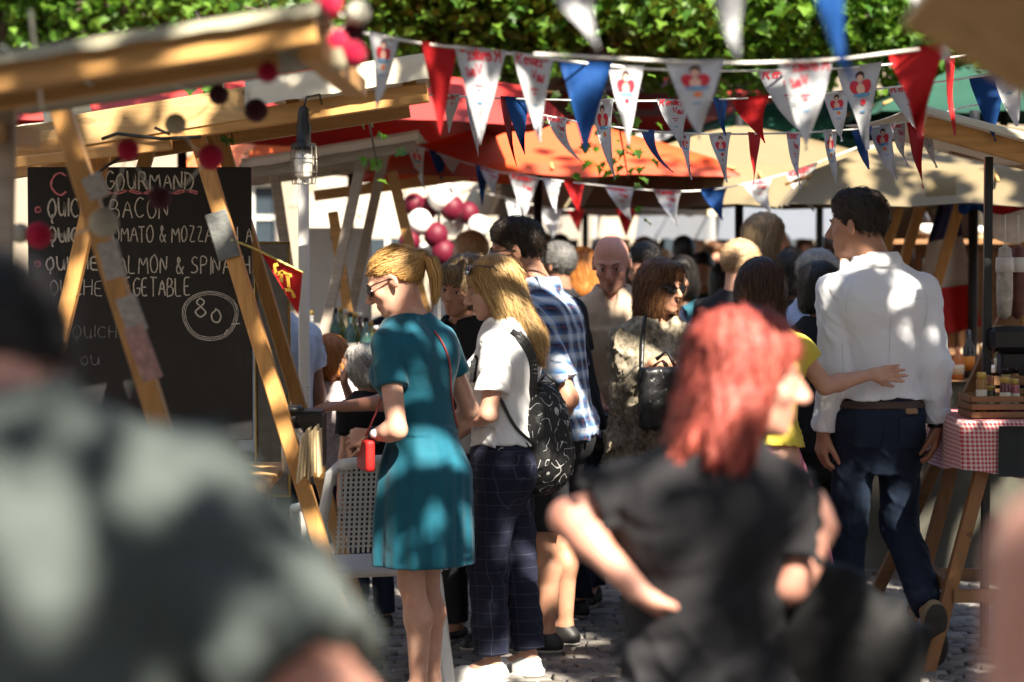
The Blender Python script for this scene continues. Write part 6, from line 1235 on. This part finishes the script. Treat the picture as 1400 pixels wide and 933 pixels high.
w0 = J['arms']['R'][2]; m = MB(); m.tube([w0 + (0, 0, .012), w0 + (0, 0, -.006)], .036, 14); m.build('wristband', BM, rt); w0 = J['arms']['L'][2]; m = MB(); m.tube([w0 + cst(.006, .012, -.098), w0 + cst(.006, .013, -.106)], .0115, 10); m.build('ring', BM, rt)
for k in 'LR':
    sh, el, wr = J['arms'][k][:3]; ax = (wr - el) / np.linalg.norm(wr - el); m = MB(); m.tube([el + (wr - el) * .70, el + (wr - el) * .72, el + (wr - el) * .93, el + (wr - el) * .945], [.050, .0545, .0535, .050], 18); m.build('cuff', SHIRTW, rt)
def seam(J, pts, m_, r=.0010, name='seam', off=.0004):
    m = MB(); L_ = J['L']; m.tube([L_(p) for p in drape(J, pts, off, 8)], r, 5); return m.build(name, m_, J['root'])
STI = cloth_mat('shirt_stitching', (.55, .56, .60)); hl = lambda J, x, y, z: np.array(J['root'].location) + np.array(Matrix.Rotation(J['root'].rotation_euler.z, 3, 'Z')) @ (np.array((x, y, z)) * J['q'])
seam(J, [hl(J, x, -.16, 1.365 + .02 * abs(x)) for x in np.linspace(-.165, .165, 9)], STI); seam(J, [hl(J, .004, -.18, z) for z in np.linspace(1.36, 1.02, 7)], STI, .0008)
for s_ in (-1, 1): seam(J, [hl(J, s_ * (.150 + .022 * math.sin(t * 3.14)), -.13 + .02 * t, 1.44 - .19 * t) for t in np.linspace(0, 1, 7)], STI); seam(J, [hl(J, s_ * .17, -.05, z) for z in np.linspace(1.2, 1.0, 5)], STI)
# 9 woman hugging him
d = 9.15
J = person('dark-haired woman in yellow top and pink skirt, arm round the man in white', (X(1040, d), d), 2, 1.585, 'f', fat=1.05, res=.0066, skin='fair', head=(-8, 4, 0), arms={'R': (W(1128, 528, d + .05), W(1192, 512, 9.235), (1, .0, .04), (0, 1, 0), .06), 'L': None}, face=True,
  top=dict(mat=YELLOW, sleeve=.30, neck='crew', hem=.98, name='top'), bottom=dict(kind='skirt', mat=PINK, secs=lambda q, off: [(.34 * q, .02, 0, .30 * q, .25 * q), (.7 * q, .01, 0, .235 * q, .19 * q), (.98 * q, 0, 0, .155 * q, .115 * q), (1.03 * q, 0, 0, .14 * q, .11 * q)], fold=ring_fold(11, .02, 1.0, .5, 5)), hair=dict(style='lob', mat=hair_mat('chestnut_hair', (.018, .009, .005), (.085, .035, .016)), n=900, t=.016), shoes=dict(mat=SHB, low=True))
# 10 redhead in front
d = 4.42
J = person('woman with dyed red hair in black tee, hand on hip, blurred in front', (X(962, d), d), -16, 1.56, 'f', fat=1.12, res=.0075, skin='pink', head=(-76, 6, -4), hoff=(.03, .02, -.005), lean=(.02, .0), hs=.93, arms={'L': (W(776, 708, d + .02), W(872, 808, d - .07), (.55, .5, -.65), (.8, .5, .1), .3), 'R': (W(1078, 800, d - .04), W(1130, 722, d - .03), (-.35, .10, .9), (-.8, .5, 0), .75)},
  top=dict(mat=CHAR, sleeve=.62, neck='crew', hem=.84, wr=.008, so=.03, wl=.16, st=(.5, 1, 1.3), name='t_shirt'), bottom=dict(kind='trousers', mat=BLACKC), hair=dict(style='red', mat=H_RED, n=1600, t=.02), shoes=dict(mat=SHB), brow=(.2, .06, .04))
c = W(1108, 905, d + .07); Mx = rotm(R(-10), R(0)); bag_solid('handbag', 'large soft black handbag on the red-haired woman, at the bottom edge', [U(bx(c + cst(.02, 0, -.03), (.38, .13, .28), Mx, .06)), U(ell(c + cst(-.03, 0, .10), (.15, .05, .09), Mx), .06), DISP(wrinkle(.016, 6, .16))], c - .33, c + .33, .011, SOFTL, [[c + cst(-.12, 0, .14), W(1060, 720, d + .09), W(1072, 650, d + .06), W(1085, 645, d + .10), W(1112, 690, d + .085)], [c + cst(.06, .0, .13), W(1125, 760, d + .10), W(1114, 690, d + .085)]], LEATH, rs=.011)
# 11 left foreground man
d = 2.3
J = person('dark-haired man in grey-green tee, very blurred at bottom left', (X(-16, d), d), 18, 1.835, 'm', fat=1.10, hs=1.04, swk=1.14, res=.011, skin='pink', head=(28, 40, 0), hoff=(.058, .06, -.125), lean=(-.015, .05), arms={'R': (W(455, 980, d - .03), W(400, 1230, d + .12), (-.2, .3, -.9), (-.9, 0, 0), .4), 'L': None}, top=dict(mat=GREYG, sleeve=.82, neck='crew', hem=.82, loose=.03, so=.036, name='t_shirt', wr=.008, off=.024), bottom=dict(kind='trousers', mat=DENIM), hair=dict(style='short', mat=H_BLACK, n=500, t=.012), shoes=dict(mat=SHB))
# 12 right foreground bare arm
d = 1.95
J = person('bare-armed person in tank top, only a blurred shoulder at the right edge', (X(1340, d) + .195, d), 30, 1.86, 'm', fat=1.0, res=.012, skin='pink', head=(0, 0, 0), top=dict(mat=NAVY, sleeve=0, neck='tank', hem=.84, name='tank_top'), bottom=dict(kind='trousers', mat=DENIM), hair=dict(style='short', mat=H_BROWN, n=0), shoes=dict(mat=SHB), face=True)
# ------------------------------------------------------------------ second rank
def mid(label, px, ytop, d, heading, sex, skin, hm, style, topm, botm, head=(0, 0, 0), sleeve=.55, neck='crew', fat=1.0, res=.0105, n=350, glasses=None, t=.012, **kw):
    z = W(px, ytop, d)[2]; Hh = z / 1.005 + .0; tp = dict(mat=topm, sleeve=sleeve, neck=neck, hem=.84, loose=.01)
    return person(label, (X(px, d), d), heading, Hh, sex, fat=fat, res=res, skin=skin, head=head, top=tp, bottom=dict(kind='trousers', mat=botm), hair=dict(style=style, mat=hm, n=n, t=t), shoes=dict(mat=SHB), glasses=glasses, **kw)
mid('man with sunlit sandy hair behind the red-haired woman', 1008, 322, 12.0, -30, 'm', 'fair', H_SAND, 'crop', CHAR, DENIM, head=(-35, 10, 0), t=.010)
mid('tall woman with long ash blond hair in profile behind the crowd', 1042, 284, 12.3, -70, 'f', 'fair', H_ASH, 'long', NAVY, DENIM, head=(-10, 0, 0))
mid('dark-haired woman in blue behind the bald man', 884, 328, 12.0, 150, 'f', 'mid', H_BLACK, 'short', NAVY, DENIM, head=(0, 8, 0), t=.02)
mid('woman with dark hair and navy top behind the brown bob', 932, 345, 12.9, 165, 'f', 'mid', H_BLACK, 'bob', cloth_mat('petrol_top', (.02, .10, .14)), DENIM)
mid('woman with bright orange hair left of the bald man', 797, 335, 13.2, 20, 'f', 'fair', H_GINGER, 'bob_long', WHITEC, DENIM, t=.018)
mid('man with cropped grey hair left of the orange-haired woman', 764, 327, 13.0, 60, 'm', 'dark', H_PEPPER, 'crop', CHAR, DENIM)
mid('man in a light blue shirt left of the man in white', 1112, 336, 11.4, -40, 'm', 'fair', H_GREY, 'crop', LBLUE, DENIM, neck='collar', sleeve=1.8, head=(-30, 15, 0))
mid('dark-haired person in black behind the light blue shirt', 1082, 335, 12.0, -20, 'f', 'mid', H_BLACK, 'bob', BLACKC, DENIM)
mid('woman in a black sleeveless top close to the man in white', 1122, 352, 10.4, 25, 'f', 'fair', H_BLACK, 'bob', BLACKC, BLACKC, sleeve=.25)
mid('blond man in grey facing the balloons, blurred', 645, 312, 14.2, 60, 'm', 'fair', H_SAND, 'crop', cloth_mat('grey_blue_tee', (.25, .30, .36)), DENIM)
mid('vendor with dark hair in pale blue shirt behind the chalkboard stall', 374, 348, 10.4, 30, 'm', 'dark', H_BLACK, 'short', cloth_mat('pale_blue_tee', (.42, .48, .58)), DENIM, head=(20, 20, 0))
def seated(label, px, ytop, d, heading, hm, style, topm, arm=None, t=.014, head=(0, 10, 0)):
    z = W(px, ytop, d)[2]; return person(label, (X(px, d), d), heading, z / 1.0, 'f', fat=1.08, res=.0085, skin='fair', head=head, arms=arm, top=dict(mat=topm, sleeve=.5, neck='crew', hem=.84), bottom=dict(kind='trousers', mat=NAVY), hair=dict(style=style, mat=hm, n=600, t=t), shoes=dict(mat=SHB))
d = 10.6
seated('short woman with ginger bob in floral top, her back to us', 452, 458, d, 15, H_GINGER, 'bob', FLORAL, {'R': (W(492, 580, d - .12), W(470, 522, d - .26), (.25, -.1, 1), (-.9, -.2, 0), .35), 'L': None})
seated('stooping grey-haired woman in black beside the ginger bob', 506, 474, 10.1, 35, H_GREY, 'messy_short', BLACKC, head=(0, 30, 0), t=.018)
# far crowd: simpler figures built once and copied with their own clothes
far_src = [person('tmp', (0, 30), 0, 1.70, s, res=.016, skin=sk, top=dict(mat=WHITEC, sleeve=.55, neck='crew', hem=.84, loose=.01), bottom=dict(kind='trousers', mat=DENIM), hair=dict(style=st_, mat=H_BROWN, n=0, t=.014, res=.012), shoes=None, face=False)['root'] for s, sk, st_ in (('f', 'mid', 'bob_long'), ('m', 'mid', 'short'), ('f', 'fair', 'long'))]
FAR = [(765, 316, 19, 190, 1, 'k', 's', 'dark-haired man in salmon behind the cropped grey head'), (880, 318, 17.5, 200, 0, 'b', 'p', 'brown-haired woman in pink above the dark-haired one'), (950, 312, 21, 180, 2, 'a', 'l', 'fair-haired woman in light blue in the far crowd'), (985, 316, 20, 0, 1, 'b', 'w', 'brown-haired man in white in the far crowd'), (1065, 312, 19, 190, 0, 'k', 's', 'dark-haired woman in salmon right of the tall blond one'), (1130, 318, 18, 20, 2, 'b', 'w', 'long-haired woman in white just left of the turned head'), (840, 312, 23, 180, 1, 'b', 'l', 'man in light blue straight above the bald head'), (1190, 325, 19.5, 170, 1, 'a', 'p', 'sandy-haired man in pink behind the white collar'), (720, 318, 21.5, 10, 2, 'b', 'p', 'long-haired woman in pink left of the bald man'), (690, 322, 24, 180, 0, 'b', 'w', 'small woman in white far down the lane left of the bald man'), (780, 318, 25, 10, 1, 'k', 'l', 'small man in light blue far down the lane'), (850, 316, 26, 170, 2, 'a', 'w', 'fair woman in white far down the lane'), (890, 320, 23, 20, 1, 'b', 'p', 'small man in pink far down the lane'), (1000, 318, 24, 190, 0, 'k', 'w', 'dark-haired small woman in white far down the lane'), (1030, 320, 26, 10, 1, 'a', 's', 'sandy-haired man in salmon far down the lane'), (1100, 318, 22, 180, 2, 'b', 'w', 'long-haired small woman in white far down the lane'), (1145, 322, 25, 0, 1, 'k', 'w', 'dark-haired small man in white far down the lane'), (620, 325, 22, 160, 1, 'b', 'w', 'man in white beside the balloon bunch'), (960, 340, 15.5, 170, 1, 'k', 'c', 'man in charcoal in the far crowd above the brown bob'), (935, 318, 17, 10, 1, 'k', 't', 'dark-haired man in teal far behind the bald man'), (975, 325, 18.5, 190, 0, 'b', 'w', 'brown-haired woman in white far left of the sandy-haired man'), (905, 335, 19, 30, 2, 'a', 'p', 'woman with pale hair in pink far behind the bald man'), (990, 352, 14.6, 0, 0, 'k', 'n', 'dark-haired woman in navy just left of the sandy-haired man'), (700, 330, 17, 200, 2, 'a', 'w', 'pale-haired woman in white far behind the plaid shirt'), (745, 315, 20, 20, 1, 'b', 's', 'man in salmon far left of the grey-cropped man'), (730, 338, 16, 160, 0, 'b', 'l', 'woman in light blue behind the plaid shirt man'), (820, 322, 21, 10, 1, 'k', 'w', 'man in white far behind the bald head'), (1075, 330, 17, 180, 1, 'b', 'w', 'man in white between the two profile faces'), (1210, 330, 16.5, 200, 0, 'b', 'l', 'woman in light blue far behind the white-shirted man'), (1240, 345, 18, 20, 1, 'k', 'c', 'man in charcoal behind the slanting timber post'), (660, 345, 18.5, 30, 0, 'b', 'c', 'woman in charcoal behind the sunglasses man'), (545, 372, 14.6, 200, 0, 'k', 'n', 'vendor woman in navy behind the bottles'), (870, 345, 15, 190, 0, 'b', 'w', 'woman in white behind the dark-haired woman'), (1330, 350, 15, 170, 1, 'k', 's', 'vendor in salmon behind the tricolour flag')]
HM = {'k': H_BLACK, 'b': H_BROWN, 'a': H_SAND}; TM = {'c': CHAR, 't': TEAL, 'w': WHITEC, 'p': PINK, 'n': NAVY, 's': SALMON, 'l': LBLUE}
for px, yt, d, hd_, k, hk, tk, lb in FAR:
    o = copy_tree(far_src[k]); z = W(px, yt, d)[2]; o.location = (X(px, d), d, 0); o.rotation_euler = (0, 0, R(hd_)); sc = z / 1.72; o.scale = (.5 + .5 * sc, .5 + .5 * sc, sc); tag(o, lb, 'person', 'people far down the lane')
    for ch in o.children:
        for s_ in ch.material_slots:
            n_ = ch.name.split('.')[0]
            if n_ in ('hair', 'shirt'): s_.link = 'OBJECT'; s_.material = HM[hk] if n_ == 'hair' else TM[tk]
for o in far_src:
    for ch in list(o.children): bpy.data.objects.remove(ch)
    bpy.data.objects.remove(o)
